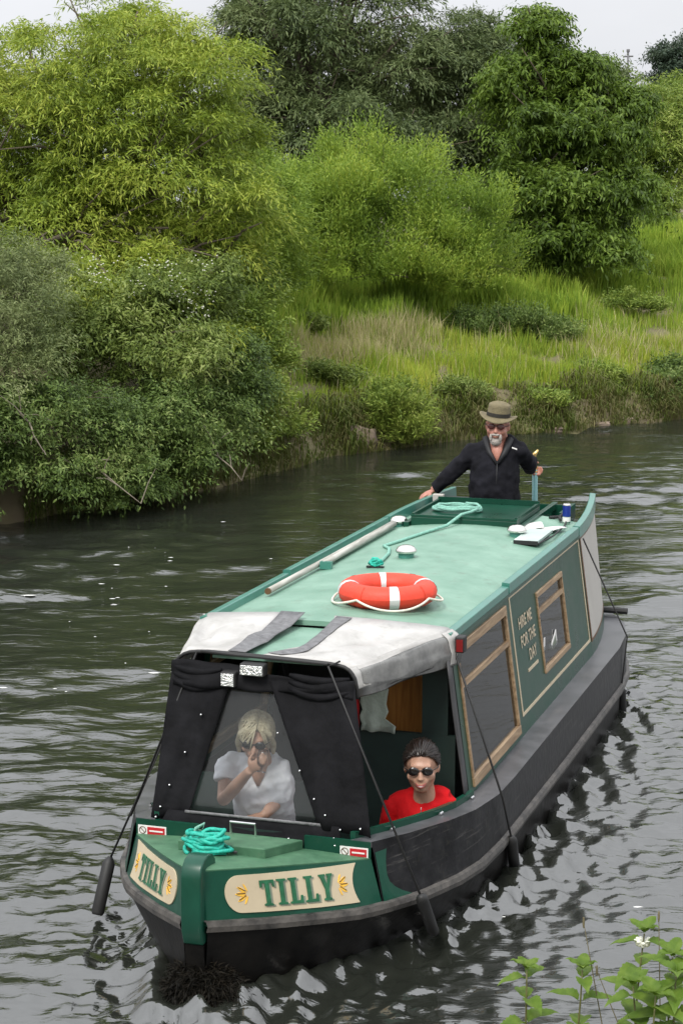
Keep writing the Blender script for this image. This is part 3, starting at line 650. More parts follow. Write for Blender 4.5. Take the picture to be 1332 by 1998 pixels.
def stalk(px0, py0, px1, py1, Y, label):
    a = at(px0, py0, Y); b = at(px1, py1, Y); g = float(np.interp(Y, ys, zs))-.02
    d = (b-a); base = a-d*((a.z-g)/max(.05, d.z)) if d.z > .02 else Vector((a.x, a.y, g))
    root = empty('grass_stalk', base); tag(root, label, 'grass stalk', 'dry stalks among the nettles')
    e = b-base; P = [e*t+Vector((0, 0, 0)) for t in (0, .3, .6, .85, 1)]
    mb = MB(); mb.tube(P, [.0032, .0028, .0022, .0018, .0012], 5); obj('stem', mb, M_stalk, root)
    mb = MB(); mb.ell(e*.985, (.004, .004, .02), 6, 5); obj('seed_head', mb, M_stalk, root)
stalk(1287, 1998, 1284, 1778, 5.9, 'upright dry stalk standing beside the tallest nettle')
stalk(1172, 1990, 1136, 1790, 5.9, 'long leaning dry stalk right of the second nettle')
stalk(1202, 1990, 1160, 1885, 5.85, 'short leaning dry stalk between the nettles')

# ================================================================== THE BOAT
# boat frame: x = across (to the right in the picture), y = aft, z = up from the waterline; bow points at -y
BZ = -.15                                             # local z = .15 is the waterline
MBOAT = Matrix.Translation((OX, OY, BZ)) @ Matrix.Rotation(-YAW, 4, 'Z')
boat = empty('canal_boat', (OX, OY, BZ), -YAW)
tag(boat, 'green, cream and black narrow canal boat named TILLY coming towards the viewer', 'canal boat')
def bthing(name, label, cat, p, group=None, rz=0):
    o = empty(name, MBOAT @ Vector(p), -YAW+rz); tag(o, label, cat, group); return o

K_black = mat('hull_blacking', (.009, .009, .010), .36, var=.45, nscale=5, bump=.15, bscale=18, c2=(.024, .024, .026), grime=.3, spec=.10, scuff=.40)
K_below = mat('hull_below_strake', (.004, .004, .004), .45, var=.4, nscale=5, bump=.2, bscale=16, c2=(.011, .010, .009), spec=.12)
K_strake = mat('strake_worn_steel', (.03, .029, .028), .5, var=.4, nscale=9, c2=(.11, .10, .09), bump=.2, bscale=25)
K_gun = mat('gunwale_grey', (.06, .062, .068), .34, var=.25, nscale=5, c2=(.105, .105, .113), grime=.35, scuff=.3)
K_green = mat('coach_green', (.005, .046, .027), .30, var=.18, nscale=4, spec=.3, grime=.12)
K_bowg = mat('bow_green', (.006, .054, .033), .32, var=.18, nscale=5, spec=.35, grime=.12)
K_deck = mat('deck_green', (.042, .13, .068), .6, var=.22, nscale=9, bump=.1, bscale=90, c2=(.07, .175, .095), grime=.3)
K_roof = mat('roof_mint', (.135, .275, .20), .5, var=.16, nscale=3, c2=(.20, .335, .26), bump=.08, bscale=60, grime=.5, scuff=.12)
K_rail = mat('rail_teal', (.042, .18, .14), .35, var=.15, nscale=7, coat=.3, grime=.3)
K_cream = mat('cream_paint', (.50, .42, .29), .5, var=.06, nscale=6, grime=.12)
K_creamp = mat('cream_panel', (.42, .40, .365), .5, var=.06, nscale=4, grime=.3)
K_letter = mat('letter_green', (.015, .11, .05), .4, var=.35, nscale=22)
K_shadow = mat('letter_shadow', (.17, .20, .15), .5, var=.2, nscale=12)
K_gold = mat('gold_paint', (.80, .46, .05), .5, var=.2, nscale=16)
K_brown = mat('brown_paint', (.10, .05, .02), .5, var=.2)
K_oak = wood('window_timber', (.20, .125, .065), (.36, .25, .145), 1, 5, .45)
K_orange = wood('interior_timber', (.32, .12, .025), (.50, .22, .05), 2, 4, .4)
K_canvas = mat('black_canvas', (.005, .005, .006), .8, var=.35, nscale=5, bump=.5, bscale=10, c2=(.012, .012, .014), spec=.12)
K_vinyl = mat('white_vinyl', (.34, .33, .31), .5, var=.12, nscale=3.5, bump=.5, bscale=6, c2=(.47, .46, .445), grime=.4)
K_greyv = mat('smoked_vinyl', (.09, .09, .09), .25, var=.4, nscale=4, bump=.3, bscale=6, c2=(.22, .22, .21))
K_tape = mat('grey_tape', (.13, .13, .135), .65, var=.4, nscale=24, bump=.4, bscale=50)
K_steel = mat('bright_steel', (.62, .62, .62), .18, 1.0, var=.15, nscale=14)
K_blk = mat('black_rubber', (.012, .012, .012), .6, var=.3)
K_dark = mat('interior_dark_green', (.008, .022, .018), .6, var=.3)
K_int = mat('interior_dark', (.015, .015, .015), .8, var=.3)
G_win = glassmat('window_glass', (.78, .82, .80), 1.75, .012)
G_vinyl = glassmat('clear_vinyl', (.93, .94, .94), 1.3, .05, (.5, .52, .52), .025)
K_red = mat('sticker_red', (.45, .012, .02), .4, var=.15)
K_white = mat('sticker_white', (.72, .70, .68), .45, var=.05)

# --- shape tables
G_t = np.array([(-2.03, .045), (-1.9, .16), (-1.8, .245), (-1.7, .325), (-1.5, .48), (-1.318, .612), (-1.23, .672), (-.95, .80), (-.6, .925), (-.3, 1.0), (.1, 1.04), (4.1, 1.045), (4.6, 1.01), (5.03, .925), (5.35, .77), (5.6, .56), (5.75, .34), (5.82, .05)])
S_t = np.array([(-2.05, .045), (-1.93, .17), (-1.8, .30), (-1.7, .39), (-1.55, .525), (-1.376, .655), (-1.2, .755), (-.95, .87), (-.6, .98), (-.3, 1.03), (.1, 1.05), (4.1, 1.055), (4.6, 1.02), (5.03, .935), (5.35, .78), (5.6, .57), (5.75, .35), (5.83, .05)])
W_t = np.array([(-1.98, .03), (-1.5, .27), (-1, .55), (-.5, .77), (0, .93), (.5, 1.0), (1, 1.02), (4.1, 1.02), (4.6, .96), (5.03, .84), (5.35, .66), (5.6, .42), (5.75, .2), (5.83, .03)])
ZT_t = np.array([(-2.03, .845), (-1.235, .712)]); ZTm_t = np.array([(-1.23, .806), (-.9, .778), (-.5, .745), (0, .712), (.4, .695), (5.83, .70)])
ZS_t = np.array([(-2.05, .565), (-1.8, .525), (-1.38, .465), (-.9, .435), (-.3, .41), (.5, .39), (2, .37), (5.83, .37)])
def T(t, u): return float(np.interp(u, t[:, 0], t[:, 1]))
def hullv(u, z):
    """half breadth of the topsides at height z (between strake and top edge)"""
    zs_ = T(ZS_t, u); zt = T(ZT_t, u) if u < -1.232 else T(ZTm_t, u)
    f = min(1, max(0, (z-zs_)/(zt-zs_))); return T(S_t, u)*(1-f)+T(G_t, u)*f
def side_v(u, z):
    w = np.interp(z, [.69, 1.62], [.892, .762])
    if u > 3.75: w *= 1-.20*((u-3.75)/1.5)**1.7
    return float(w)

us_bow = [-2.03, -1.97, -1.9, -1.8, -1.7, -1.6, -1.5, -1.4, -1.318, -1.23]
us_main = [-1.23, -1.1, -.95, -.8, -.6, -.45, -.3, -.1, .1, .5, 1, 2, 3, 4.1, 4.35, 4.6, 4.85, 5.03, 5.2, 5.35, 5.48, 5.6, 5.69, 5.75, 5.82]
us_all = us_bow[:-1]+us_main
# hull below the rubbing strake
mb = MB()
for sg in (1, -1):
    def f(u, w, sg=sg):
        zs_ = T(ZS_t, u)-.03
        if w == 0: return (sg*T(S_t, u), u, zs_)
        if w == 1: return (sg*(.6*T(S_t, u)+.4*T(W_t, u)), u, zs_*.5)
        if w == 2: return (sg*T(W_t, u), u, 0)
        return (sg*T(W_t, u)*.9, u, -.35)
    mb.grid(f, us_all, [0, 1, 2, 3], flip=sg < 0)
obj('hull_bottom', mb, K_below, boat, smooth=True)
mb = MB()
for sg in (1, -1):
    mb.grid(lambda u, w, sg=sg: (sg*hullv(u, T(ZS_t, u)*(1-w)+w*T(ZTm_t, u)), u, T(ZS_t, u)*(1-w)+w*T(ZTm_t, u)), us_main, [0, .25, .5, .75, 1], flip=sg < 0)
obj('hull_side', mb, K_black, boat, smooth=True)
for sg in (1, -1):
    mb = MB(); mb.slab(lambda u, w: (sg*hullv(u, T(ZS_t, u)*(1-w)+w*T(ZT_t, u)), u, T(ZS_t, u)*(1-w)+w*T(ZT_t, u)), us_bow[:-1]+[-1.2325], [0, .5, 1],
                       lambda u, w: (sg*max(.01, hullv(u, T(ZS_t, u)*(1-w)+w*T(ZT_t, u))-.03), u, T(ZS_t, u)*(1-w)+w*T(ZT_t, u)))
    o = obj('bow_panel', mb, K_bowg, boat)
    # green carries on a little past the riser, ending in a hollow curve
    mb = MB(); mb.grid(lambda w, s: (sg*(hullv(u_ := -1.225+s*(.055+.10*(2*w-1)**2*(1.5 if w < .5 else .3)), (z_ := T(ZS_t, -1.2)+.02+w*.275))+.004), u_, z_), np.linspace(0, 1, 9), [0, .5, 1])
    obj('bow_paint_edge', mb, K_bowg, boat)
# rubbing strake
for sg in (1, -1):
    mb = MB(); prof = [(-.01, -.035), (.022, -.028), (.03, 0), (.022, .026), (-.01, .032)]
    for k in range(len(prof)-1):
        a, b2 = prof[k], prof[k+1]
        mb.grid(lambda u, w: (sg*(T(S_t, u)+(b2[0] if w else a[0])), u, T(ZS_t, u)+(b2[1] if w else a[1])), [-2.05]+us_all[1:], [0, 1])
    obj('rubbing_strake', mb, K_strake, boat, smooth=True)
# gunwale top, inner lip and well sides
mb = MB()
def inner(u): return T(G_t, u)-.115 if u < -.001 else min(side_v(min(u, 5.25), .7), T(G_t, u)-.02)
for sg in (1, -1):
    mb.slab(lambda u, w: (sg*(T(G_t, u)*(1-w)+w*inner(u)), u, T(ZTm_t, u)+.001), us_main[:-4], [0, 1], lambda u, w: (sg*(T(G_t, u)*(1-w)+w*inner(u)), u, T(ZTm_t, u)-.03))
obj('gunwale', mb, K_gun, boat)
mb = MB()
ring = [(-T(G_t, u), u) for u in us_main if u >= 5.2]+[(T(G_t, u), u) for u in us_main[::-1] if u >= 5.2]
n = len(ring); mb.add([(x, y, .704) for x, y in ring]+[(x*.99, y, .66) for x, y in ring], [tuple(range(n)), tuple(range(n, 2*n))[::-1]]+[(i, (i+1) % n, n+(i+1) % n, n+i) for i in range(n)])
obj('stern_deck', mb, K_gun, boat)
for sg in (1, -1):
    uu = [-1.2, -1.05, -.9, -.7, -.5, -.3, -.12, -.01]
    mb = MB(); mb.slab(lambda u, w: (sg*(T(G_t, u)-.115+(.004 if w else 0)), u, T(ZTm_t, u)-.02+w*.058), uu, [0, 1], lambda u, w: (sg*(T(G_t, u)-.14), u, T(ZTm_t, u)-.02+w*.058))
    c_ = obj('well_coaming', mb, K_bowg, boat)
    for u in (-.95, -.5, -.08):
        m2 = MB(); m2.tube([(sg*(T(G_t, u)-.10), u-.02, T(ZTm_t, u)+.012), (sg*(T(G_t, u)-.095), u+.02, T(ZTm_t, u)+.012)], .008, 6); obj('cleat', m2, K_steel, c_)
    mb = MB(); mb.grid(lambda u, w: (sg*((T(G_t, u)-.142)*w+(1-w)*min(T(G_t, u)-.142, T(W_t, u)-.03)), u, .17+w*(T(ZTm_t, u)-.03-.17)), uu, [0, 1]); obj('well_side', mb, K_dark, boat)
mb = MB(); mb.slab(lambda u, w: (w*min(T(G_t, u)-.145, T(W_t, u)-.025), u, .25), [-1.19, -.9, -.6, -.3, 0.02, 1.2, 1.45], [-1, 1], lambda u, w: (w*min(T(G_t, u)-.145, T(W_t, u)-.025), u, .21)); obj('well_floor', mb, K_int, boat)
for sg in (1, -1):
    mb = MB(); mb.box(*sorted((sg*.30, sg*.668)), -1.2335, -1.215, .66, .804); obj('bow_riser', mb, K_green, boat)
mb = MB(); mb.slab(lambda z, w: (w*.05, -2.05+.12*(.47-z), z), [-.2, 0, .2, .468], [-1, 1], lambda z, w: (w*.055, -1.86, z)); obj('stem_foot', mb, K_below, boat)
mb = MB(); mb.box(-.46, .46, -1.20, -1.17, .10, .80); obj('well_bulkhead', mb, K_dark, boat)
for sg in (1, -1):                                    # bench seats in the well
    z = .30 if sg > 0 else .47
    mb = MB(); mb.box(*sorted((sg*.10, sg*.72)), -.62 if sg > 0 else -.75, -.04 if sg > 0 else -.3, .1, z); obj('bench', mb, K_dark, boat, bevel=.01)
# fore deck
mb = MB(); dk = [-2.03]+us_bow[1:-1]+[-1.236]
mb.slab(lambda u, w: (w*(T(G_t, u)-.002), u, T(ZT_t, u)+.006+.02*(1-w*w)), dk, [-1, -.6, -.2, .2, .6, 1], lambda u, w: (w*(T(G_t, u)-.004), u, T(ZT_t, u)-.02))
deck = obj('foredeck', mb, K_deck, boat)
zd = lambda u: T(ZT_t, u)+.026
mb = MB(); vs = [(-.26, -1.62), (.22, -1.62), (.30, -1.25), (-.34, -1.25)]
mb.add([(x, y, zd(y)-.01) for x, y in vs]+[(x, y, zd(y)+.045) for x, y in vs], [(0, 3, 2, 1), (4, 5, 6, 7), (0, 1, 5, 4), (1, 2, 6, 5), (2, 3, 7, 6), (3, 0, 4, 7)])
lid = obj('locker_lid', mb, K_deck, boat, bevel=.006)
mb = MB(); mb.tube([(-.09, -1.30, zd(-1.3)+.04), (-.09, -1.305, zd(-1.3)+.115), (.05, -1.305, zd(-1.3)+.115), (.05, -1.30, zd(-1.3)+.04)], .007, 6); obj('grab_handle', mb, K_steel, lid)
# stem post
mb = MB(); n = 10; prof = [(-1.88, .48), (-1.88, .865), (-1.91, .90), (-1.97, .915), (-2.03, .905), (-2.07, .87), (-2.085, .82), (-2.09, .65), (-2.085, .54), (-2.06, .47), (-1.88, .47)]
mb.add([(-.054, y, z) for y, z in prof]+[(.054, y, z) for y, z in prof], [tuple(range(len(prof)))[::-1], tuple(range(len(prof), 2*len(prof)))]+[(i, (i+1) % len(prof), len(prof)+(i+1) % len(prof), len(prof)+i) for i in range(len(prof))])
o = obj('stem_post', mb, K_bowg, boat, bevel=.036); o.modifiers['bevel'].segments = 5; o.data.polygons.foreach_set('use_smooth', [True]*len(o.data.polygons))
for sx in (.075, -.07):                              # bow fender chains
    mb = MB()
    pts = [Vector((sx*1.35, -1.955, .80-.028*i)) for i in range(8)]
    for i, p in enumerate(pts):
        M3 = Matrix.Rotation(i*math.pi/2, 3, 'Z'); P = [p+M3@Vector((0, math.cos(q)*.009, math.sin(q)*.019)) for q in np.linspace(0, 2*math.pi, 9)]
        mb.tube(P, .0034, 5, cap=False)
    obj('chain', mb, K_steel, boat, smooth=True)

# --- name boards: cheek surface coordinates s (metres along from stem end), t (height)
def cheek(sg, s, t, off):
    """point on the bow cheek: s 0..1 along the board, t 0..1 up the board"""
    u = -1.952+s*(.592+.035*t); z0 = .612-.092*s-.02*s*(1-s); z1 = .803-.085*s-.02*s*(1-s)
    z = z0+t*(z1-z0)
    v = hullv(u, z); e = 1e-3
    du = (hullv(u+e, z)-hullv(u-e, z))/(2*e); dz = (hullv(u, z+e)-hullv(u, z-e))/(2*e)
    nrm = Vector((1, -du, -dz)).normalized()
    p = Vector((v, u, z))+nrm*off
    return (sg*p.x, p.y, p.z)
def cheek_poly(mb, sg, poly, off, base=None):
    """polygon in (s,t), laid on the cheek with a small thickness"""
    P = []
    for i in range(len(poly)):
        a, b2 = poly[i], poly[(i+1) % len(poly)]
        k = max(1, int(abs(b2[0]-a[0])/.06))
        for j in range(k): P.append((a[0]+(b2[0]-a[0])*j/k, a[1]+(b2[1]-a[1])*j/k))
    n = len(P); lo = off-.004 if base is None else base
    mb.add([cheek(sg, *p, off) for p in P]+[cheek(sg, *p, lo) for p in P], [tuple(range(n))]+[(i, (i+1) % n, n+(i+1) % n, n+i) for i in range(n)])
# glyphs on a unit box (x 0..w, y 0..1), slab serifs
LET = {'T': (.62, [[(.0, 1), (.62, 1), (.62, .72), (.56, .72), (.53, .88), (.40, .88), (.40, .10), (.50, .06), (.50, 0), (.12, 0), (.12, .06), (.22, .10), (.22, .88), (.09, .88), (.06, .72), (0, .72)]]),
       'I': (.40, [[(0, 1), (.40, 1), (.40, .93), (.29, .90), (.29, .10), (.40, .07), (.40, 0), (0, 0), (0, .07), (.11, .10), (.11, .90), (0, .93)]]),
       'L': (.58, [[(0, 1), (.38, 1), (.38, .93), (.28, .90), (.28, .11), (.46, .11), (.50, .30), (.58, .30), (.58, 0), (0, 0), (0, .07), (.10, .10), (.10, .90), (0, .93)]]),
       'Y': (.66, [[(0, 1), (.30, 1), (.30, .93), (.25, .91), (.35, .58), (.44, .91), (.38, .93), (.38, 1), (.66, 1), (.66, .93), (.60, .90), (.42, .42), (.42, .10), (.52, .07), (.52, 0), (.14, 0), (.14, .07), (.24, .10), (.24, .42), (.06, .90), (0, .93)]])}
for sg in (1, -1):
    # scroll-ended cream board
    out = []
    for q in np.linspace(math.pi/2, 3*math.pi/2, 13): out.append((.10+.10*math.cos(q), .5+.5*math.sin(q)))
    out += [(1.0, 0.0)]
    for q in np.linspace(-1, 1, 9)[1:-1]: out.append((.955+.045*q*q*1.0, .5+.5*q))
    out += [(1.0, 1.0)]
    mb = MB(); us_ = np.linspace(0, 1, 25)
    def edge_t(s):   # half height of the rounded stem end
        return 1.0 if s >= .10 else math.sqrt(max(0, 1-((.10-s)/.10)**2))
    def right_s(w): return .955+.045*(2*w-1)**2
    sgrid = [0.1*(i/12)**2 for i in range(12)]+list(np.linspace(.1, 1, 20)); wgrid = list(np.linspace(0, 1, 9))
    def bfn(off):
        def f(s, w):
            s2 = s*right_s(w); h = edge_t(s2); return cheek(sg, s2, .5+(w-.5)*h, off)
        return f
    mb.slab(bfn(.006), sgrid, wgrid, bfn(-.004))
    board = obj('name_board', mb, K_cream, boat)
    board['label'] = 'cream name board lettered TILLY'
    # lettering: reads left to right in the picture on each cheek
    word = 'TILLY'; gap = .13; tot = sum(LET[c][0] for c in word)+gap*4
    s0, s1 = .235, .785
    sc = (s1-s0)/tot; x = 0
    t0, th = .16, .67
    for c in word:
        w, polys = LET[c]
        for nm, dx, dt, off, mm in (('letter_shade', .028*(1), -.035, .0095, K_shadow), ('letter', 0, 0, .0125, K_letter)):
            mb = MB()
            for poly in polys:
                pts = []
                for px_, py_ in poly:
                    s = s0+(x+px_)*sc+dx*.6
                    if sg < 0: s = 1-(s0+(x+px_)*sc+dx*.6)-.02
                    pts.append((s, t0+py_*th+dt))
                cheek_poly(mb, sg, pts, off, .003)
            obj(nm, mb, mm, board)
        x += w+gap
    # gold fan ornaments at both ends, petals and dark veins
    for cs, dr in ((.085, 1), (.895, -1)):
        for k, an in enumerate((-62, -32, 0, 32, 62)):
            a = R(an); l = .075 if abs(an) < 50 else .06
            mb = MB(); P = []
            for j in range(9):
                f = j/8; P.append((cs+dr*(.075-(.02+f*l)*math.cos(a)), .5+(.08+f*.95*l*4.2)*math.sin(a)*.95+.0))
            L_ = [(p[0], p[1]+.055*math.sin(math.pi*j/8)) for j, p in enumerate(P)]; R_ = [(p[0], p[1]-.055*math.sin(math.pi*j/8)) for j, p in enumerate(P)]
            cheek_poly(mb, sg, L_+R_[::-1][1:-1], .0085, .003); pet = obj('ornament_petal', mb, K_gold, board)
            if abs(an) < 60:
                mb = MB(); cheek_poly(mb, sg, [(p[0], p[1]+.03) for p in P[1:-1]]+[(p[0], p[1]+.008) for p in P[1:-1]][::-1], .0105, .003); obj('ornament_vein', mb, K_brown, board)

# --- warning stickers on the riser
def sticker(sg):
    x0, x1 = (.50, .655) if sg > 0 else (-.655, -.49)
    mb = MB(); mb.box(x0, x1, -1.2375, -1.2335, .715, .770); o = obj('warning_sticker', mb, K_white, boat)
    a = x0+.055; mb = MB(); mb.box(a, x1-.008, -1.2395, -1.2375, .722, .763); obj('red_block', mb, K_red, o)
    mb = MB(); mb.box(a+.012, x1-.018, -1.2415, -1.2395, .738, .746); obj('white_bar', mb, K_white, o)
    mb = MB(); c = Vector((x0+.027, -1.2390, .743)); mb.tube([c+Vector((math.cos(q)*.019, 0, math.sin(q)*.019)) for q in np.linspace(0, 2*math.pi, 17)], .0022, 4, cap=False)
    mb.tube([c+Vector((-.013, 0, .013)), c+Vector((.013, 0, -.013))], .0022, 4); obj('ring_symbol', mb, K_brown, o)
sticker(1); sticker(-1)

# ------------------------------------------------------------------ cabin
ZB, ZR = .697, 1.625
W1 = (.10, 1.335, .735, 1.57); W2 = (2.20, 3.05, .925, 1.485)
def wall(sg, rects, mm, name, th=.035):
    mb = MB()
    for (u0, u1, z0, z1) in rects:
        nu = max(2, int((u1-u0)/.12)+1) if u1 > 3.7 else 2
        uu = np.linspace(u0, u1, nu); zz = np.linspace(z0, z1, 3)
        mb.grid(lambda u, z: (sg*side_v(u, z), u, z), uu, zz); mb.grid(lambda u, z: (sg*(side_v(u, z)-th), u, z), uu, zz)
    return obj(name, mb, mm, boat, smooth=False, fix=False)
def strip(mb, sg, u0, u1, z0, z1, off, th=.003, n=2):
    uu = np.linspace(u0, u1, n); mb.slab(lambda u, z: (sg*(side_v(u, z)+off), u, z), uu, [z0, z1], lambda u, z: (sg*(side_v(u, z)+off-th), u, z))
def window(sg, wbox, fw, radius, transom, mullion=True):
    u0, u1, z0, z1 = wbox; root_mb = MB()
    strip(root_mb, sg, u0, u1, z0, z0+fw, .014, .05); strip(root_mb, sg, u0, u1, z1-fw, z1, .014, .05)
    strip(root_mb, sg, u0, u0+fw*.5, z0+fw+.0005, z1-fw-.0005, .012, .048); strip(root_mb, sg, u1-fw*.5, u1, z0+fw+.0005, z1-fw-.0005, .012, .048)
    fr = obj('window', root_mb, K_oak, boat, bevel=.004)
    mb = MB(); strip(mb, sg, u0+fw*.5+.001, u1-fw*.5-.001, transom-.018, transom+.012, .008, .035); obj('transom', mb, K_oak, fr)
    mb = MB(); strip(mb, sg, u0+fw*.4, u1-fw*.4, z0+fw*.8, transom, -.006, .004); obj('pane', mb, G_win, fr)
    mb = MB(); strip(mb, sg, u0+fw*.4, u1-fw*.4, transom, z1-fw*.8, -.008, .004); obj('pane', mb, G_win, fr)
    return fr
for sg in (1, -1):
    a = .0
    wall(sg, [(0, W1[0], ZB, ZR), (W1[0], W1[1], ZB, W1[2]), (W1[0], W1[1], W1[3], ZR), (W1[1], W2[0], ZB, ZR), (W2[0], W2[1], ZB, W2[2]), (W2[0], W2[1], W2[3], ZR), (W2[1], 3.83, ZB, ZR)], K_green, 'cabin_side')
    wall(sg, [(3.83, 5.25, ZB, .80)], K_green, 'stern_skirt')
    wall(sg, [(3.83, 5.25, .80, ZR)], K_creamp, 'stern_panel')
    mb = MB(); w = .020
    strip(mb, sg, 1.455, 3.775, 1.585, 1.585+w, .0035); strip(mb, sg, 1.455, 3.775, .812, .812+w, .0035)
    strip(mb, sg, 1.455, 1.455+w*1.2, .812+w, 1.585, .0035); strip(mb, sg, 3.775-w*1.2, 3.775, .812+w, 1.585, .0035)
    obj('coach_line', mb, K_cream, boat)
    mb = MB(); strip(mb, sg, 3.825, 3.86, ZB+.1, 1.60, .005, .004); obj('panel_edge', mb, K_brown, boat)
    for z_ in (.80, 1.585): mb = MB(); strip(mb, sg, 3.87, 5.24, z_, z_+.015, .004, .003, 9); obj('panel_line', mb, K_brown, boat)
    window(sg, W1, .058, 0, 1.335)
    fr = window(sg, W2, .036, 0, 1.35)
    if sg > 0:
        mb = MB(); M3 = Matrix.Rotation(.5, 3, 'X'); mb.obox((side_v(2.62, 1.02)-.012, 2.62, 1.045), (.002, .085, .06), M3); obj('window_sticker', mb, K_white, fr)
        mb = MB(); mb.obox((side_v(2.62, 1.02)-.0095, 2.62, 1.045), (.001, .055, .035), M3); obj('sticker_print', mb, K_shadow, fr)
        mb = MB(); mb.obox((side_v(2.3, 1.06)-.012, 2.31, 1.06), (.002, .022, .09), Matrix.Identity(3)); obj('window_card', mb, K_white, fr)
# side lettering: hire notice
def side_text(txt, u, z, size, name):
    c = bpy.data.curves.new('t', 'FONT'); c.body = txt; c.size = size; c.extrude = .0; c.offset = .0022; c.align_x = 'CENTER'
    o = bpy.data.objects.new('t', c); col.objects.link(o); dg = bpy.context.evaluated_depsgraph_get()
    me = bpy.data.meshes.new_from_object(o.evaluated_get(dg)); bpy.data.objects.remove(o)
    for v in me.vertices:
        uu, zz = u+v.co.x*1.0, z+v.co.y; v.co = (side_v(uu, zz)+.004, uu, zz)
    me.materials.clear(); me.materials.append(K_cream); o = bpy.data.objects.new(name, me); col.objects.link(o); o.parent = boat
side_text('HIRE ME', 1.82, 1.35, .108, 'lettering_line'); side_text('FOR THE', 1.85, 1.225, .108, 'lettering_line'); side_text('DAY', 1.93, 1.105, .108, 'lettering_line')
mb = MB(); strip(mb, 1, 1.75, 2.05, 1.04, 1.06, .0035); obj('lettering_line', mb, K_cream, boat)

# cabin front, rear and inside
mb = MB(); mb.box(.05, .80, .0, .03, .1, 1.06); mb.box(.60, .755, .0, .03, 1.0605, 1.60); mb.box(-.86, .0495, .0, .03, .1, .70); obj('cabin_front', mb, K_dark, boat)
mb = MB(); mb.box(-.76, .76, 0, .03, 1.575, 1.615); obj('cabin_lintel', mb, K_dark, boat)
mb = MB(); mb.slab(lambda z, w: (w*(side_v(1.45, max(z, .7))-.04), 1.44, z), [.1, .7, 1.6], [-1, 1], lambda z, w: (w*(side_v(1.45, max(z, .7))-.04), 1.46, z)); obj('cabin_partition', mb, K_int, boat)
mb = MB(); mb.box(.20, .60, .30, .33, .55, 1.57); d_ = obj('cabin_door', mb, K_orange, boat, bevel=.004)
mb = MB(); mb.box(.535, .597, .285, .2995, .56, 1.56); obj('door_stile', mb, K_orange, d_)
mb = MB(); mb.ell((.575, .275, 1.16), (.014, .014, .014), 8, 6); obj('door_knob', mb, K_steel, d_)
mb = MB(); mb.box(-.62, .62, 4.30, 4.33, .5, 1.66); obj('rear_bulkhead', mb, K_dark, boat)
mb = MB(); mb.slab(lambda u, w: (w*(side_v(u, .7)-.04), u, .50), [1.47, 3, 4.29, 4.8, 5.2], [-1, 1], lambda u, w: (w*(side_v(u, .7)-.04), u, .46)); obj('cockpit_floor', mb, K_int, boat)
mb = MB(); mb.box(-.62, .62, 5.205, 5.235, .46, .66); obj('cockpit_step', mb, K_dark, boat)

# roof with camber, rails
mb = MB(); rz = lambda v, u: 1.622+.075*(1-(v/.76)**2)
rw = lambda u: side_v(u, 1.62)
mb.slab(lambda u, w: (w*(rw(u)+.004), u, rz(w*.76, u)), [-.03, .5, 1.5, 2.5, 3.5, 4.3], np.linspace(-1, 1, 15), lambda u, w: (w*(rw(u)+.004), u, rz(w*.76, u)-.03))
obj('roof', mb, K_roof, boat, smooth=False)
def rail(sg, u0, u1, zt0, zt1, n=2, wd=.05):
    mb = MB(); uu = list(np.linspace(u0, u1, n))
    def f(u, w):
        zt = zt0+(zt1-zt0)*(u-u0)/(u1-u0); o = rw(u)+.012
        return [(sg*o, u, 1.60), (sg*o, u, zt), (sg*(o-wd), u, zt+.004), (sg*(o-wd-.006), u, 1.62)][w]
    mb.grid(f, uu, [0, 1, 2, 3])
    a = len(mb.v)
    mb.add([f(u0, w) for w in range(4)], [(0, 1, 2, 3)]); mb.add([f(u1, w) for w in range(4)], [(3, 2, 1, 0)])
    return obj('roof_rail', mb, [K_rail], boat, bevel=.006)
for sg in (1, -1):
    rail(sg, -.02, 1.43, 1.672, 1.672); rail(sg, 1.455, 3.76, 1.690, 1.690)
    rail(sg, 3.785, 5.25, 1.692, 1.730, 10)
    mb = MB(); strip(mb, sg, 0, 3.8, 1.604, 1.624, .014, .012); obj('drip_strip', mb, K_green, boat)
mb = MB(); mb.box(.80, .855, -.035, .04, 1.565, 1.66); nl = obj('navigation_lamp', mb, K_blk, boat, bevel=.008)
mb = MB(); mb.box(.812, .85, -.046, -.036, 1.575, 1.645); obj('lamp_lens', mb, mat('red_lens', (.16, .01, .012), .15), nl)

# sliding hatch
HV0, HV1, HU0, HU1 = -.50, .33, 3.60, 4.42
mb = MB(); mb.box(HV0, HV1, HU0, HU1, 1.66, 1.735); hatch = obj('sliding_hatch', mb, K_green, boat, bevel=.006)
mb = MB(); mb.box(HV0, HV1, HU0, HU0+.02, 1.736, 1.752); mb.box(HV0, HV1, HU1-.02, HU1, 1.736, 1.775); mb.box(HV0, HV0+.02, HU0+.021, HU1-.021, 1.736, 1.76); mb.box(HV1-.02, HV1, HU0+.021, HU1-.021, 1.736, 1.76); obj('hatch_rim', mb, K_green, hatch)
mb = MB()
for x in (HV0-.045, HV1+.005): mb.box(x, x+.04, HU0-.05, 4.9, 1.645, 1.70)
obj('hatch_runner', mb, K_green, boat, bevel=.004)
mb = MB(); mb.box(-.66, -.38, 4.95, 5.02, 1.10, 1.69); obj('rear_door', mb, K_blk, boat, bevel=.01)
mb = MB(); mb.box(.50, .53, 4.35, 4.86, 1.58, 1.70); mb.box(.14, .49, 4.84, 4.86, 1.58, 1.685); obj('cockpit_coaming', mb, K_green, boat)

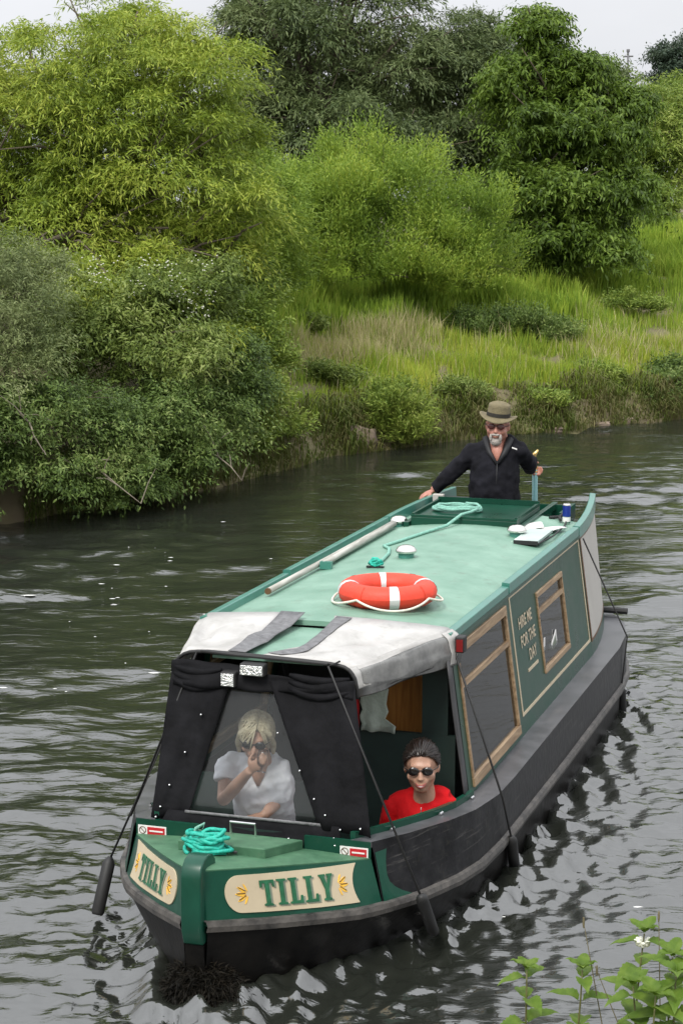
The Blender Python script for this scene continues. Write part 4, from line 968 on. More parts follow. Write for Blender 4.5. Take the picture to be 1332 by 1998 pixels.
# mushroom vents
K_chrome = mat('polished_vent', (.72, .70, .66), .16, 1.0, var=.1)
def vent(v, u, s=1.0):
    z = rz(v, u)-.004; mb = MB(); mb.lathe([(.055*s, 0), (.055*s, .045*s)], (v, u, z), 20); o = obj('mushroom_vent', mb, K_rail, boat)
    mb = MB(); mb.lathe([(.066*s, .038*s), (.074*s, .045*s), (.072*s, .058*s), (.055*s, .080*s), (.03*s, .090*s), (.004*s, .092*s)], (v, u, z), 24); obj('vent_cap', mb, K_chrome, o, smooth=True)
vent(-.11, 2.12); vent(.40, 3.30); vent(-.60, 3.62, .95)
# stern bar and tiller post
mb = MB(); mb.tube([(.56, 5.30, .745), (.90, 5.30, .74)], .027, 8); mb.tube([(.60, 5.30, .69), (.60, 5.30, .745)], .027, 8); obj('mooring_dolly', mb, K_blk, boat)
TV, TU = .035, 5.60
mb = MB(); mb.tube([(TV, TU, .69), (TV, TU, 1.30), (TV-.005, TU, 1.86)], [.03, .026, .024], 10); til = obj('tiller_post', mb, mat('tiller_blue_green', (.10, .27, .27), .35, coat=.3), boat, smooth=True)
K_brass = mat('brass', (.75, .52, .20), .28, .9, var=.15)
mb = MB(); mb.lathe([(.02, 0), (.03, .015), (.016, .03), (.028, .05), (.014, .075), (.02, .09)], (TV-.005, TU, 1.83), 14); mb.tube([(TV-.005, TU, 1.91), (TV-.02, TU, 1.95), (TV-.012, TU, 1.99), (TV+.02, TU, 2.03)], [.013, .02, .02, .008], 8)
obj('tiller_finial', mb, K_brass, til, smooth=True)

# ------------------------------------------------------------------ canopy over the front well
HU = -.90                                            # hoop plane
def hoop(a):
    """front hoop, a from 0 (left foot) to 1 (right foot)"""
    pts = [(-.565, 1.47), (-.575, 1.56), (-.555, 1.63), (-.50, 1.675), (-.40, 1.690), (-.2, 1.688), (0, 1.684), (.2, 1.678), (.36, 1.672), (.435, 1.655), (.475, 1.61), (.49, 1.54), (.49, 1.49)]
    x = a*(len(pts)-1); i = min(int(x), len(pts)-2); f = x-i
    return Vector((pts[i][0]*(1-f)+pts[i+1][0]*f, HU, pts[i][1]*(1-f)+pts[i+1][1]*f))
def rear(a):
    pts = [(-.80, 1.50), (-.82, 1.58), (-.80, 1.65), (-.74, 1.685), (-.6, 1.70), (-.3, 1.725), (0, 1.73), (.3, 1.725), (.6, 1.71), (.74, 1.695), (.80, 1.65), (.825, 1.56), (.815, 1.49)]
    x = a*(len(pts)-1); i = min(int(x), len(pts)-2); f = x-i
    return Vector((pts[i][0]*(1-f)+pts[i+1][0]*f, .03, pts[i][1]*(1-f)+pts[i+1][1]*f))
def canopy(a, w, off=0):
    p = hoop(a).lerp(rear(a), w); s = math.sin(math.pi*w)
    sag = -.030*s*(1 if .25 < a < .75 else .3)+.013*math.sin(a*31+w*4)*s+.010*math.sin(a*57-w*9)*s+.006*math.sin(a*97+w*14)*s
    return Vector((p.x, p.y+(.03*math.sin(a*9) if w > .95 else 0), p.z+sag+off))
def cloth(name, a0, a1, mm, na=26, w0=0, w1=1, off=0, th=.004, nw=9, edge=None):
    mb = MB(); aa = np.linspace(a0, a1, na); ww = np.linspace(w0, w1, nw)
    e = edge or (lambda a, w: a)
    mb.slab(lambda a, w: canopy(e(a, w), w, off), aa, ww, lambda a, w: canopy(e(a, w), w, off-th)); return obj(name, mb, mm, boat, smooth=True, fix=True)
cloth('canopy_top', .0, .40, K_vinyl, edge=lambda a, w: a*(1.0+.07*w))
cloth('canopy_top', .475, .80, K_vinyl, edge=lambda a, w: .80-(.80-a)*(1-.10*math.sin(3*w)-.12*w))
cloth('canopy_tape', .395, .437, K_tape, na=8, w0=.0, w1=1.0, off=.008, th=.003, edge=lambda a, w: a+.03*w)
cloth('canopy_dark_edge', .475, .505, K_tape, na=8, w0=.05, w1=.97, off=.007, th=.003, edge=lambda a, w: .80-(.80-a)*(1-.10*math.sin(3*w)-.12*w)+.01*math.sin(7*w))
cloth('canopy_side_roll', .80, 1.0, K_greyv, na=16, off=.002)
cloth('canopy_hem', .78, 1.0, K_vinyl, na=16, w0=.90, w1=1.0, off=.008)
cloth('canopy_hem', .78, 1.0, K_vinyl, na=16, w0=.0, w1=.055, off=.008)
cloth('canopy_valance', .90, 1.0, K_vinyl, na=10, w0=.055, w1=.28, off=.010, edge=lambda a, w: 1-(1-a)*(1-w*2.2))
mb = MB(); mb.slab(lambda u, w: (w, u, 1.655), [-.86, -.04], [-.36, .28], lambda u, w: (w, u, 1.64)); obj('canopy_board', mb, K_roof, boat)
mb = MB(); mb.tube([hoop(a)+Vector((0, -.008, -.006)) for a in np.linspace(0, 1, 27)], .011, 7); obj('canopy_hoop', mb, K_blk, boat, smooth=True)
mb = MB(); mb.tube([(-.40, HU-.03, 1.690), (-.2, HU-.035, 1.682), (.1, HU-.035, 1.675), (.33, HU-.03, 1.668)], .008, 6); obj('canopy_tie_bar', mb, K_blk, boat)
# leaning front: base line and head line
FB_U, FT_U = -1.18, HU-.025
def front(v, z): f = (z-.76)/(1.55-.76); return FB_U+(FT_U-FB_U)*f
def sheet(name, poly, mm, off=0, th=.006, wave=0.0, nv=9, nz=13, bulge=0, smooth=True):
    """poly: function (a 0..1 across, b 0..1 up) -> (v,z)"""
    mb = MB(); A = np.linspace(0, 1, nv); B = np.linspace(0, 1, nz)
    def f(a, b, d=0):
        v, z = poly(a, b); y = front(v, z)-off-d-bulge*math.sin(math.pi*a)*math.sin(math.pi*min(1, b+.1))-wave*(math.sin(a*7+b*2)+.6*math.sin(a*13-b*5))
        return (v, y, z)
    mb.slab(lambda a, b: f(a, b, th/2), A, B, lambda a, b: f(a, b, -th/2)); return obj(name, mb, mm, boat, smooth=smooth)
def quad(bl, br, tl, tr, curve=0):
    return lambda a, b: ((bl[0]*(1-a)+br[0]*a)*(1-b)+(tl[0]*(1-a)+tr[0]*a)*b, (bl[1]*(1-a)+br[1]*a)*(1-b)+(tl[1]*(1-a)+tr[1]*a)*b)
sheet('canopy_window', quad((-.50, .845), (.47, .845), (-.50, 1.53), (.46, 1.53)), G_vinyl, 0, .003)
LF = sheet('canopy_flap', quad((-.60, .80), (-.385, .825), (-.565, 1.56), (-.215, 1.56)), K_canvas, .02, .008, .010, nv=22, bulge=.02)
RF = sheet('canopy_flap', quad((.36, .835), (.655, .815), (.01, 1.56), (.49, 1.56)), K_canvas, .02, .008, .011, nv=26, bulge=.025)
sheet('canopy_apron', quad((-.56, .735), (.50, .735), (-.50, .855), (.48, .855)), K_canvas, .03, .008, .004, nz=4)
sheet('canopy_window_trim', quad((-.40, .848), (.40, .848), (-.40, .862), (.40, .862)), K_tape, .037, .004, nz=2)
sheet('canopy_pelmet', lambda a, b: (-.565+1.055*a, 1.50+.005*math.sin(a*23)+b*(.105+.03*math.sin(a*5+1))), K_canvas, .028, .012, .012, nv=40, nz=7, bulge=.015)
# bunched fabric left and right under the hoop
for v0, v1 in ((-.55, -.27), (.12, .46)):
    for k in range(3):
        mb = MB(); z0 = 1.60-.035*k; mb.tube([(v, HU-.05-.008*k, z0-.025*math.sin((v-v0)/(v1-v0)*math.pi)*(1+.3*k)) for v in np.linspace(v0, v1, 9)], [.008, .018, .022, .024, .024, .022, .02, .016, .008], 8)
        obj('canopy_fold', mb, K_canvas, boat, smooth=True)
st = None
for v, z in [(-.36, 1.36), (-.43, 1.16), (-.50, .985), (-.54, .87), (-.56, .815), (.09, 1.30), (.235, 1.12), (.33, .985), (.40, .91), (.46, .80), (.60, .86), (.49, .845), (-.30, .765), (.21, .775), (.47, .765)]:
    mb = MB(); p = Vector((v, front(v, z)-.048, z))
    if st is None:
        mb.ell((0, 0, 0), (.0075, .012, .0075), 8, 5); st = obj('stud', mb, K_steel, boat, smooth=True); st.location = p
    else:
        o = st.copy(); col.objects.link(o); o.location = p
# side curtain strip fastened to the cabin corner
mb = MB(); mb.slab(lambda z, w: (side_v(0, max(.7, z))+.012-.02*w, -.13+.17*w+.006*math.sin(z*9), z), np.linspace(.72, 1.53, 9), [0, .33, .66, 1], lambda z, w: (side_v(0, max(.7, z))+.002-.02*w, -.13+.17*w+.006*math.sin(z*9), z))
obj('canopy_corner_strip', mb, mat('charcoal_canvas', (.045, .045, .048), .6, var=.25), boat, smooth=True)
mb = MB(); mb.slab(lambda z, w: (-(side_v(0, max(.7, z))+.012-.02*w), -.10+.13*w, z), np.linspace(.72, 1.53, 9), [0, .5, 1], lambda z, w: (-(side_v(0, max(.7, z))+.002-.02*w), -.10+.13*w, z))
obj('canopy_corner_strip', mb, K_canvas, boat, smooth=True)
mb = MB(); mb.tube([(-.08, -.52, 1.63), (-.06, -.35, 1.30)], .022, 8); obj('rolled_strap', mb, K_canvas, boat)
# head lamps on the pelmet
for nm, v0, v1, z0, z1 in (('head_lamp', -.15, -.005, 1.585, 1.655), ('head_lamp', -.262, -.172, 1.515, 1.60)):
    y = HU-.105; mb = MB(); mb.box(v0, v1, y, y+.07, z0, z1); lam = obj(nm, mb, K_blk, boat, bevel=.012)
    mb = MB(); mb.box(v0+.008, v1-.008, y-.006, y-.0005, z0+.008, z1-.008); obj('lamp_glass', mb, mat('lamp_reflector', (.72, .72, .70), .12, .9, var=.4, nscale=60, bump=.6, bscale=120), lam, bevel=.004)

# ================================================================== THINGS ON THE BOAT
M_orange = mat('lifebuoy_orange', (.64, .045, .018), .55, var=.15, nscale=8, grime=.3, bump=.1, bscale=60)
M_refl = mat('reflective_tape', (.62, .60, .60), .35, .2, var=.1)
M_cordw = mat('white_cord', (.62, .58, .50), .75, var=.2, nscale=40)
bu = bthing('lifebuoy', 'orange lifebuoy with reflective bands and white grab line lying on the roof', 'lifebuoy', (.20, .63, rz(.17, .7)), rz=-.35)
RO, RT = .232, .073
mb = MB(); tor = lambda q, p, k=1.0: (math.cos(q)*(RO+RT*k*math.cos(p)), math.sin(q)*(RO+RT*k*math.cos(p)), .071+RT*.95*k*math.sin(p))
mb.grid(lambda q, p: tor(q, p), np.linspace(0, 2*math.pi, 49), np.linspace(0, 2*math.pi, 17)); ring_o = obj('ring', mb, M_orange, bu, smooth=True)
for q0 in (math.pi*.25, math.pi*.75, math.pi*1.25, math.pi*1.75):
    mb = MB(); mb.grid(lambda q, p: tor(q, p, 1.025), np.linspace(q0-.10, q0+.10, 6), np.linspace(0, 2*math.pi, 17)); obj('reflective_band', mb, M_refl, bu, smooth=True)
    mb = MB(); qa = q0+math.pi/4
    mb.grid(lambda q, p: tor(q, p, 1.03), np.linspace(qa-.09, qa+.09, 5), np.linspace(-1.3, 1.2, 9)); obj('rope_loop_patch', mb, M_orange, bu, smooth=True)
mb = MB(); P = []
for i in range(97):
    q = 2*math.pi*i/96; s = abs(math.sin(2*q)); P.append((math.cos(q)*(RO+RT+.006+.028*s), math.sin(q)*(RO+RT+.006+.028*s), .062-.048*s))
mb.tube(P, .0075, 6, cap=False); obj('grab_line', mb, M_cordw, bu, smooth=True)

M_pole = wood('weathered_pole', (.26, .255, .22), (.46, .45, .41), 1, 4, .7)
def lay(p0, p1, r0, r1, name, label, cat, mm, bend=.0, n=7, group=None):
    a, b2 = Vector(p0), Vector(p1); t = bthing(name, label, cat, a, group); d = b2-a
    mb = MB(); mb.tube([d*(i/(n-1))+Vector((bend*math.sin(math.pi*i/(n-1)), 0, 0)) for i in range(n)], [r0+(r1-r0)*i/(n-1) for i in range(n)], 10); obj('shaft', mb, mm, t, smooth=True); return t, d
t, d = lay((-.632, .78, 1.682), (-.628, 3.55, 1.686), .021, .019, 'boat_pole', 'long weathered white boat pole lying along the left roof rail', 'pole', M_pole, .006)
mb = MB(); mb.tube([(0, -.012, 0), (0, .001, 0)], .0215, 10); obj('end_grain', mb, K_brown, t)
t, d = lay((-.578, 1.72, 1.692), (-.60, 3.50, 1.690), .022, .020, 'boat_pole', 'shorter pale pole lying beside the long one, nearer the roof middle', 'pole', M_pole, -.004)
mb = MB(); mb.box(-.02, .06, -.02, .02, -.032, .02); obj('pole_rest', mb, K_rail, t)
t = bthing('plank_offcut', 'white plank end sticking up behind the poles on the left rail', 'plank', (-.60, 4.70, 1.70)); mb = MB(); mb.box(-.02, .07, -.03, .02, -.08, .05); obj('board', mb, K_creamp, t, bevel=.004)

M_rope = mat('green_rope', (.20, .42, .34), .8, var=.25, nscale=60, bump=.5, bscale=140)
M_tealr = mat('teal_line', (.012, .36, .27), .55, var=.3, nscale=30, bump=.4, bscale=90)
t = bthing('mooring_rope', 'pale green rope coiled on the hatch and running across the roof', 'rope', (-.3, 3.9, 1.752))
P = []
for i in range(120):
    q = i/120*2*math.pi*3.2; k = i/120
    P.append((.07+(.19-.012*(i//38))*math.cos(q)+.02*math.sin(q*2.1), .04+(.10+.01*math.sin(q*.7))*math.sin(q), .004+.012*(i//38)+.003*math.sin(q*5)))
mb = MB(); mb.tube(P, .0125, 7); obj('coil', mb, M_rope, t, smooth=True)
W = lambda v, u, z: Vector((v, u, z))-Vector((-.3, 3.9, 1.752))
P = [W(-.04, 3.86, 1.775), W(-.06, 3.72, 1.772), W(-.10, 3.60, 1.77), W(-.16, 3.40, 1.715), W(-.26, 3.1, rz(-.26, 3)+.012), W(-.34, 2.75, rz(-.34, 3)+.012), W(-.40, 2.55, rz(-.40, 3)+.012), W(-.32, 2.42, rz(-.32, 3)+.012), W(-.26, 2.2, rz(-.26, 3)+.012), W(-.225, 1.95, rz(-.2, 3)+.014), W(-.215, 1.76, rz(-.2, 3)+.016)]
Q = []
for i in range(len(P)-1):
    for f in (0, .33, .66): Q.append(P[i].lerp(P[i+1], f))
mb = MB(); mb.tube(Q+[P[-1]], .012, 7); obj('free_length', mb, M_rope, t, smooth=True)
mb = MB(); r = random.Random(5)
for k in range(5):
    c = W(-.205, 1.72, rz(-.2, 3)+.022); mb.tube([c+Vector((math.cos(q)*.04+r.uniform(-.01, .01), math.sin(q)*.03, .012*math.sin(q*2+k)+.006*k)) for q in np.linspace(k, k+5, 10)], .009, 6)
obj('knot', mb, M_tealr, t, smooth=True)
t = bthing('deck_ring', 'dark ring bolt on the roof under the rope knot', 'ring bolt', (-.205, 1.70, rz(-.2, 1.7))); mb = MB(); mb.box(-.06, .06, -.012, .012, 0, .012); mb.tube([(math.cos(q)*.024, 0, .02+math.sin(q)*.022) for q in np.linspace(0, 2*math.pi, 13)], .005, 5, cap=False); obj('ring', mb, K_blk, t)

M_blue = mat('can_blue', (.02, .045, .30), .3, .4, var=.1)
t = bthing('drinks_can', 'blue and silver drinks can standing on the roof by the right rail', 'can', (.60, 4.15, rz(.6, 4.1)-.003))
mb = MB(); mb.lathe([(.026, 0), (.031, .008), (.031, .15), (.026, .162)], (0, 0, 0), 20); can = obj('body', mb, K_chrome, t, smooth=False)
mb = MB(); mb.lathe([(.0316, .06), (.0316, .145)], (0, 0, 0), 20); obj('blue_print', mb, M_blue, can)
mb = MB(); mb.lathe([(.0317, .02), (.0317, .055)], (0, 0, 0), 20); obj('white_print', mb, K_white, can)
M_panel = mat('pale_panel', (.42, .50, .47), .35, var=.1)
t = bthing('solar_panel', 'flat pale panel with dark front edge on the roof by the right rail', 'panel', (.50, 3.02, rz(.5, 3)+.002))
mb = MB(); mb.box(-.06, .12, 0, .52, .012, .034); pn = obj('panel', mb, M_panel, t, bevel=.003)
mb = MB(); mb.box(-.06, .12, -.006, -.0005, .002, .032); mb.box(-.05, .11, .01, .51, 0, .0115); obj('frame', mb, K_blk, pn)
mb = MB(); mb.tube([(.12, .0, .012), (.15, .4, .008), (.13, .9, .0), (.10, 1.12, .0)], .007, 6); obj('cable', mb, K_blk, t)
for i, (v, u, a, lab) in enumerate([(.42, 3.75, .3, 'folded white paper lying on the roof nearest the hatch'), (.56, 3.72, -.35, 'pale sheet of paper on the roof beside the drinks can')]):
    t = bthing('paper', lab, 'paper', (v, u, rz(v, u)+.004), rz=a)
    mb = MB(); mb.slab(lambda x, y: (x, y, .012+.010*math.sin(x*22+i)+.008*math.cos(y*14)), np.linspace(-.075, .075, 7), np.linspace(-.13, .13, 7), lambda x, y: (x, y, .008+.010*math.sin(x*22+i)+.008*math.cos(y*14))); obj('sheet', mb, K_white, t, smooth=True)
t = bthing('winch_handle', 'black windlass handle lying by the papers at the rear of the roof', 'handle', (.50, 4.22, rz(.5, 4.2)+.014))
mb = MB(); mb.tube([(-.05, 0, 0), (.02, .05, .0), (.05, .10, .03)], .013, 7); mb.tube([(.02, .05, 0), (.06, -.10, .0)], .012, 7); obj('handle', mb, K_blk, t)

# teal rope heap on the fore deck
t = bthing('rope_heap', 'bright teal rope heaped on the green foredeck', 'rope', (-.09, -1.66, zd(-1.66)+.006))
r = random.Random(9)
mb = MB()
for k in range(15):
    q0 = r.uniform(0, 6.28); rx, ry, zz = r.uniform(.06, .13), r.uniform(.04, .085), .012+.0062*k; cx, cy = r.uniform(-.025, .035), r.uniform(-.02, .02); tl = r.uniform(-.03, .03)
    if k > 9: rx, ry = rx*.75, ry*.75
    mb.tube([(cx+rx*math.cos(q+q0), cy+ry*math.sin(q+q0), zz+tl*math.cos(q)*.6+.006*math.sin(3*q)) for q in np.linspace(0, 6.0, 22)], .0105, 7)
obj('coils', mb, M_tealr, t, smooth=True)
mb = MB(); mb.ell((.005, 0, .04), (.10, .06, .045), 16, 9); obj('inner_coils', mb, M_tealr, t, smooth=True)
mb = MB(); mb.tube([(-.07, .02, .07), (-.06, .03, .11), (-.02, .04, .135), (-.03, .03, .10)], [.014, .02, .016, .006], 8, flat=.5); obj('rope_tail', mb, M_rope, t, smooth=True)
mb = MB(); mb.tube([(.12, 0, .012), (.17, .01, .008)], .008, 6); obj('rope_end', mb, K_blk, t)

# fenders with their long cords
def fender(label, top, bot, rad, tie, via=None):
    top, bot, tie = Vector(top), Vector(bot), Vector(tie)
    t = bthing('fender', label, 'fender', bot, 'fenders hung along the hull'); L0 = lambda p: Vector(p)-bot
    mb = MB(); ax = (top-bot).normalized()
    mb.tube([L0(bot), L0(bot)+ax*.015, L0(top)-ax*.02, L0(top), L0(top)+ax*.02], [rad*.8, rad, rad, rad*.75, rad*.35], 14); obj('body', mb, K_blk, t, smooth=True)
    P = [L0(top)]+([L0(v) for v in via] if via else [])+[L0(tie)]
    mb = MB(); mb.tube(P, .0065, 6); obj('cord', mb, K_blk, t, smooth=True)
def q(px, py, ax, val):
    """boat-frame point where the sight line of a photo pixel meets a boat-frame plane"""
    inv = MBOAT.inverted(); o = inv @ Vector((0, 0, CAM_H)); p = inv @ at(px, py, 10.0); d = p-o; t_ = (val-o[ax])/d[ax]; return o+d*t_
fender('front right fender hanging beside the TILLY board', q(822, 1752, 0, .945), q(845, 1818, 0, .90), .033, (.395, HU-.01, 1.685), [q(640, 1300, 1, -.95)])
fender('front left fender on a long cord, at the far left of the bow', q(214, 1678, 0, -.92), q(190, 1785, 0, -.95), .036, (-.43, HU-.01, 1.685), [q(330, 1420, 1, -.95), q(255, 1592, 0, -.73)])
fender('middle right fender hanging below the big window', q(997, 1636, 0, 1.09), q(1004, 1700, 0, 1.06), .033, (.80, -.02, 1.56), [(1.075, .05, .70)])
fender('rear right fender hanging at the stern beyond the cream panel', q(1211, 1345, 0, 1.055), q(1213, 1405, 0, 1.03), .036, (.80, 3.80, 1.60), [(1.05, 4.42, .72)])

# towel and extinguisher inside the well
M_towel = mat('pale_towel', (.45, .52, .46), .9, var=.12, bump=.3, bscale=60)
t = bthing('towel', 'pale green towel hanging in the cabin doorway', 'towel', (.33, -.02, 1.06))
mb = MB(); mb.slab(lambda a, z: (-.09+.16*a+(.05 if a > .8 and z < .2 else 0)+.01*math.sin(z*20), -.02+.018*math.sin(a*11)*(1-z*1.5), z*.34), np.linspace(0, 1, 12), np.linspace(0, 1, 9), lambda a, z: (-.09+.16*a+(.05 if a > .8 and z < .2 else 0)+.01*math.sin(z*20), -.012+.018*math.sin(a*11)*(1-z*1.5), z*.34)); obj('cloth', mb, M_towel, t, smooth=True)
t = bthing('fire_extinguisher', 'red fire extinguisher hanging left of the towel', 'extinguisher', (.185, -.03, 1.06))
mb = MB(); mb.lathe([(.036, 0), (.042, .01), (.042, .17), (.03, .20), (.014, .215), (.014, .235)], (0, 0, 0), 18); obj('cylinder', mb, K_red, t, smooth=True); mb = MB(); mb.box(-.025, .03, -.012, .012, .236, .262); obj('valve', mb, K_blk, t)

# weed caught on the stem
M_weed = leafmat('black_water_weed', [(.003, .003, .0025), (.008, .007, .005), (.02, .016, .011)], .02, 3, .6, .1)
r = np.random.default_rng(77); n = 8000
c0 = np.array([0.03, -2.0, .21]); d = unit(r, n)
P = c0+d*np.array([.20, .12, .13])*(r.random(n)**.4)[:, None]; Tn = d*.15+np.array([.05, -.1, -.3])+unit(r, n)*.75; Tn /= np.linalg.norm(Tn, axis=1)[:, None]
V, F = sprays(P, Tn, 4, np.full(n, .08), .05, .0065, .35, r, .6)
o = np_obj('water_weed', V-np.array([0, -1.98, 0]), F, M_weed); o.matrix_world = MBOAT @ Matrix.Translation((0, -1.98, 0)); tag(o, 'black clump of water weed caught on the stem at the waterline', 'water weed')

# foam flecks and floating weed on the river
M_foam = mat('foam', (.70, .70, .68), .6, var=.1)
r = random.Random(21); mb = MB()
def fleck(x, y, s):
    n = 7; vs = [(x+math.cos(2*math.pi*k/n)*s*r.uniform(.8, 2.4), y+math.sin(2*math.pi*k/n)*s*r.uniform(.4, 1.0), .016) for k in range(n)]
    mb.add([(x, y, .020)]+vs, [(0, 1+k, 1+(k+1) % n) for k in range(n)])
for i in range(32):
    px, py = r.choice([(120, 1150), (250, 1170), (60, 1330), (230, 1310), (330, 1200), (480, 1020), (150, 1240), (300, 1100)]); px += r.gauss(0, 75); py += r.gauss(0, 22)
    d = at(px, py, 10)-Vector((0, 0, CAM_H)); k = -CAM_H/d.z; fleck(d.x*k, d.y*k, abs(r.gauss(0, .012))+.004)
for i in range(14):
    px = r.uniform(900, 1332); py = r.choice([r.uniform(1640, 1860), r.uniform(1000, 1500)]); d = at(px, py, 10)-Vector((0, 0, CAM_H)); k = -CAM_H/d.z
    x, y = d.x*k, d.y*k; bv = MBOAT.inverted() @ Vector((x, y, 0))
    if abs(bv.x) > 1.12: fleck(x, y, abs(r.gauss(0, .008))+.003)
tag(obj('foam_flecks', mb, M_foam), 'white foam flecks drifting on the river', 'foam', kind='stuff')

# ================================================================== PEOPLE
def remesh(o, vox=.008, it=6):
    m = o.modifiers.new('remesh', 'REMESH'); m.mode = 'VOXEL'; m.voxel_size = vox; m.use_smooth_shade = True
    s = o.modifiers.new('smooth', 'SMOOTH'); s.factor = .5; s.iterations = it
def folds(o, scale=.07, strength=.02):
    tx = bpy.data.textures.new('cloth_folds', 'CLOUDS'); tx.noise_scale = scale; tx.noise_depth = 1
    m = o.modifiers.new('folds', 'DISPLACE'); m.texture = tx; m.strength = strength; m.mid_level = .45; m.texture_coords = 'LOCAL'
    s = o.modifiers.new('smooth2', 'SMOOTH'); s.factor = .5; s.iterations = 2
def skinmat(name, c, c2):
    m = mat(name, c, .45, var=.1, nscale=18, c2=c2, bump=.1, bscale=120); b = m.node_tree.nodes['Principled BSDF']
    b.inputs['Subsurface Weight'].default_value = .12; b.inputs['Subsurface Radius'].default_value = (.012, .005, .003); return m
def frame(fwd, tilt=0, roll=0):
    """columns: right-hand side of the viewer, backward, up, for a head facing fwd (x,y)"""
    f = Vector((fwd[0], fwd[1], 0)).normalized(); y = -f; x = y.cross(Vector((0, 0, 1))); M = Matrix((x, y, (0, 0, 1))).transposed()
    return M @ Matrix.Rotation(tilt, 3, 'X') @ Matrix.Rotation(roll, 3, 'Y')
def head(mb, c, M, s=1.0, jaw=1.0, ears=True):
    """face looks along -y of M; c is the head centre (eye level)"""
    c = Vector(c); A = lambda p, r_, n=14, m=9: mb.ell(c+M@(Vector(p)*s), [x*s for x in r_], n, m, M)
    A((0, .012, .030), (.074, .094, .088)); A((0, -.018, -.035), (.062*jaw, .070, .075)); A((0, -.048, -.082), (.034*jaw, .035, .026))
    A((0, -.070, .028), (.052, .022, .016)); A((0, -.082, -.045), (.032, .018, .026))
    A((.042, -.058, -.025), (.024, .026, .024)); A((-.042, -.058, -.025), (.024, .026, .024))
    mb.tube([c+M@(Vector((0, -.078, .018))*s), c+M@(Vector((0, -.094, -.008))*s), c+M@(Vector((0, -.104, -.024))*s), c+M@(Vector((0, -.088, -.032))*s)], [.010*s, .012*s, .014*s, .009*s], 8)
    A((.011, -.090, -.027), (.010, .012, .008)); A((-.011, -.090, -.027), (.010, .012, .008))
    A((0, -.094, -.054), (.022, .010, .006)); A((0, -.093, -.063), (.019, .010, .006))
    if ears:
        for sx in (1, -1): A((sx*.076, .012, -.004), (.009, .020, .032))
def hand(mb, w, d, nrm, s=1.0, curl=.5, side=1):
    """hand from wrist w along d, palm faces nrm; side = thumb side"""
    w, d, nrm = Vector(w), Vector(d).normalized(), Vector(nrm); nrm = (nrm-d*nrm.dot(d)).normalized(); x = d.cross(nrm)*side
    M = Matrix((x, d, nrm)).transposed()
    mb.ell(w+d*.048*s, (.041*s, .052*s, .017*s), 12, 8, M)
    for i, (ox_, l) in enumerate(((-.030, .072), (-.010, .082), (.011, .078), (.030, .060))):
        p = w+d*.088*s-x*ox_*s; a = d.copy(); P = [w+d*.05*s-x*ox_*.8*s, p]; an = 0
        for k, f in enumerate((.45, .32, .25)):
            an += curl*(1.0 if k == 0 else .9); a = d*math.cos(an)+nrm*math.sin(an); p = p+a*l*s*f; P.append(p)
        mb.tube(P, [.010*s, .0102*s, .0095*s, .009*s, .007*s], 8)
    p0 = w+d*.025*s+x*.026*s; p1 = p0+(d*.4+x*.8+nrm*.3).normalized()*.034*s; p2 = p1+(d*.8+x*.25+nrm*.6*curl).normalized()*.030*s; p3 = p2+(d*.9-x*.1+nrm*.9*curl).normalized()*.022*s
    mb.tube([p0, p1, p2, p3], [.015*s, .012*s, .0105*s, .008*s], 8)
def glasses(root, c, M, s, mm, w=.026, h=.019):
    c = Vector(c); mb = MB()
    for sx in (1, -1): mb.ell(c+M@(Vector((sx*.032, -.093, .010))*s), (w*s, .007*s, h*s), 14, 8, M)
    g = obj('sunglasses', mb, mm, root, smooth=True)
    mb = MB(); mb.tube([c+M@(Vector((-.012, -.098, .016))*s), c+M@(Vector((.012, -.098, .016))*s)], .003, 6)
    for sx in (1, -1): mb.tube([c+M@(Vector((sx*.056, -.088, .014))*s), c+M@(Vector((sx*.078, -.05, .014))*s), c+M@(Vector((sx*.080, .015, .012))*s)], .003, 6)
    obj('glasses_frame', mb, K_blk, g)
M_skin = skinmat('skin_ruddy', (.36, .15, .11), (.46, .21, .155)); M_skin2 = skinmat('skin_pale', (.40, .22, .15), (.48, .28, .20)); M_skin3 = skinmat('skin_warm', (.38, .21, .145), (.46, .27, .19))
M_lens = mat('dark_lens', (.012, .010, .010), .08, var=.1, spec=.7); M_lensr = mat('red_brown_lens', (.07, .012, .012), .1, var=.1, spec=.7)

def hair_shell(mb, c, M, s, tab, k=1.09, kf=1.03):
    """cap of hair: tab gives how far down (degrees from the crown) it reaches at each angle from the front"""
    c = Vector(c)
    def P(az, t, kk):
        a = abs((az+180) % 360-180); th = R(float(np.interp(a, tab[0], tab[1])))*t; kq = kk*(kf/k+(1-kf/k)*min(1, a/90))
        kq *= 1+.012*math.sin(az*.35+t*3)+.010*math.sin(az*.9)
        return c+M@(Vector((.074*kq*math.sin(th)*math.sin(R(az)), .012-.094*kq*math.sin(th)*math.cos(R(az)), .030+.088*kq*math.cos(th)))*s)
    mb.slab(lambda az, t: P(az, t, k), np.linspace(0, 360, 41), np.linspace(.02, 1, 11), lambda az, t: P(az, t, k-.09))
def strands(mb, c, M, s, pairs, rad=.0032, k=1.10, seed=1, lift=.02):
    """locks of hair running over the skull from one direction to another (x, y, z in the head frame)"""
    r = random.Random(seed); c = Vector(c)
    for d0, d1 in pairs:
        d0, d1 = Vector(d0).normalized(), Vector(d1).normalized(); an = d0.angle(d1); P = []
        kk = k*r.uniform(.985, 1.03)
        for i in range(9):
            t = i/8; d = (d0*math.sin((1-t)*an)+d1*math.sin(t*an))/math.sin(an); e = kk+lift*math.sin(math.pi*t)
            P.append(c+M@(Vector((.074*e*d.x, .012+.094*e*d.y, .030+.088*e*d.z))*s))
        mb.tube(P, [rad*f*r.uniform(.8, 1.3) for f in (.5, .9, 1, 1.1, 1.1, 1.1, 1, .9, .5)], 5, flat=.7)
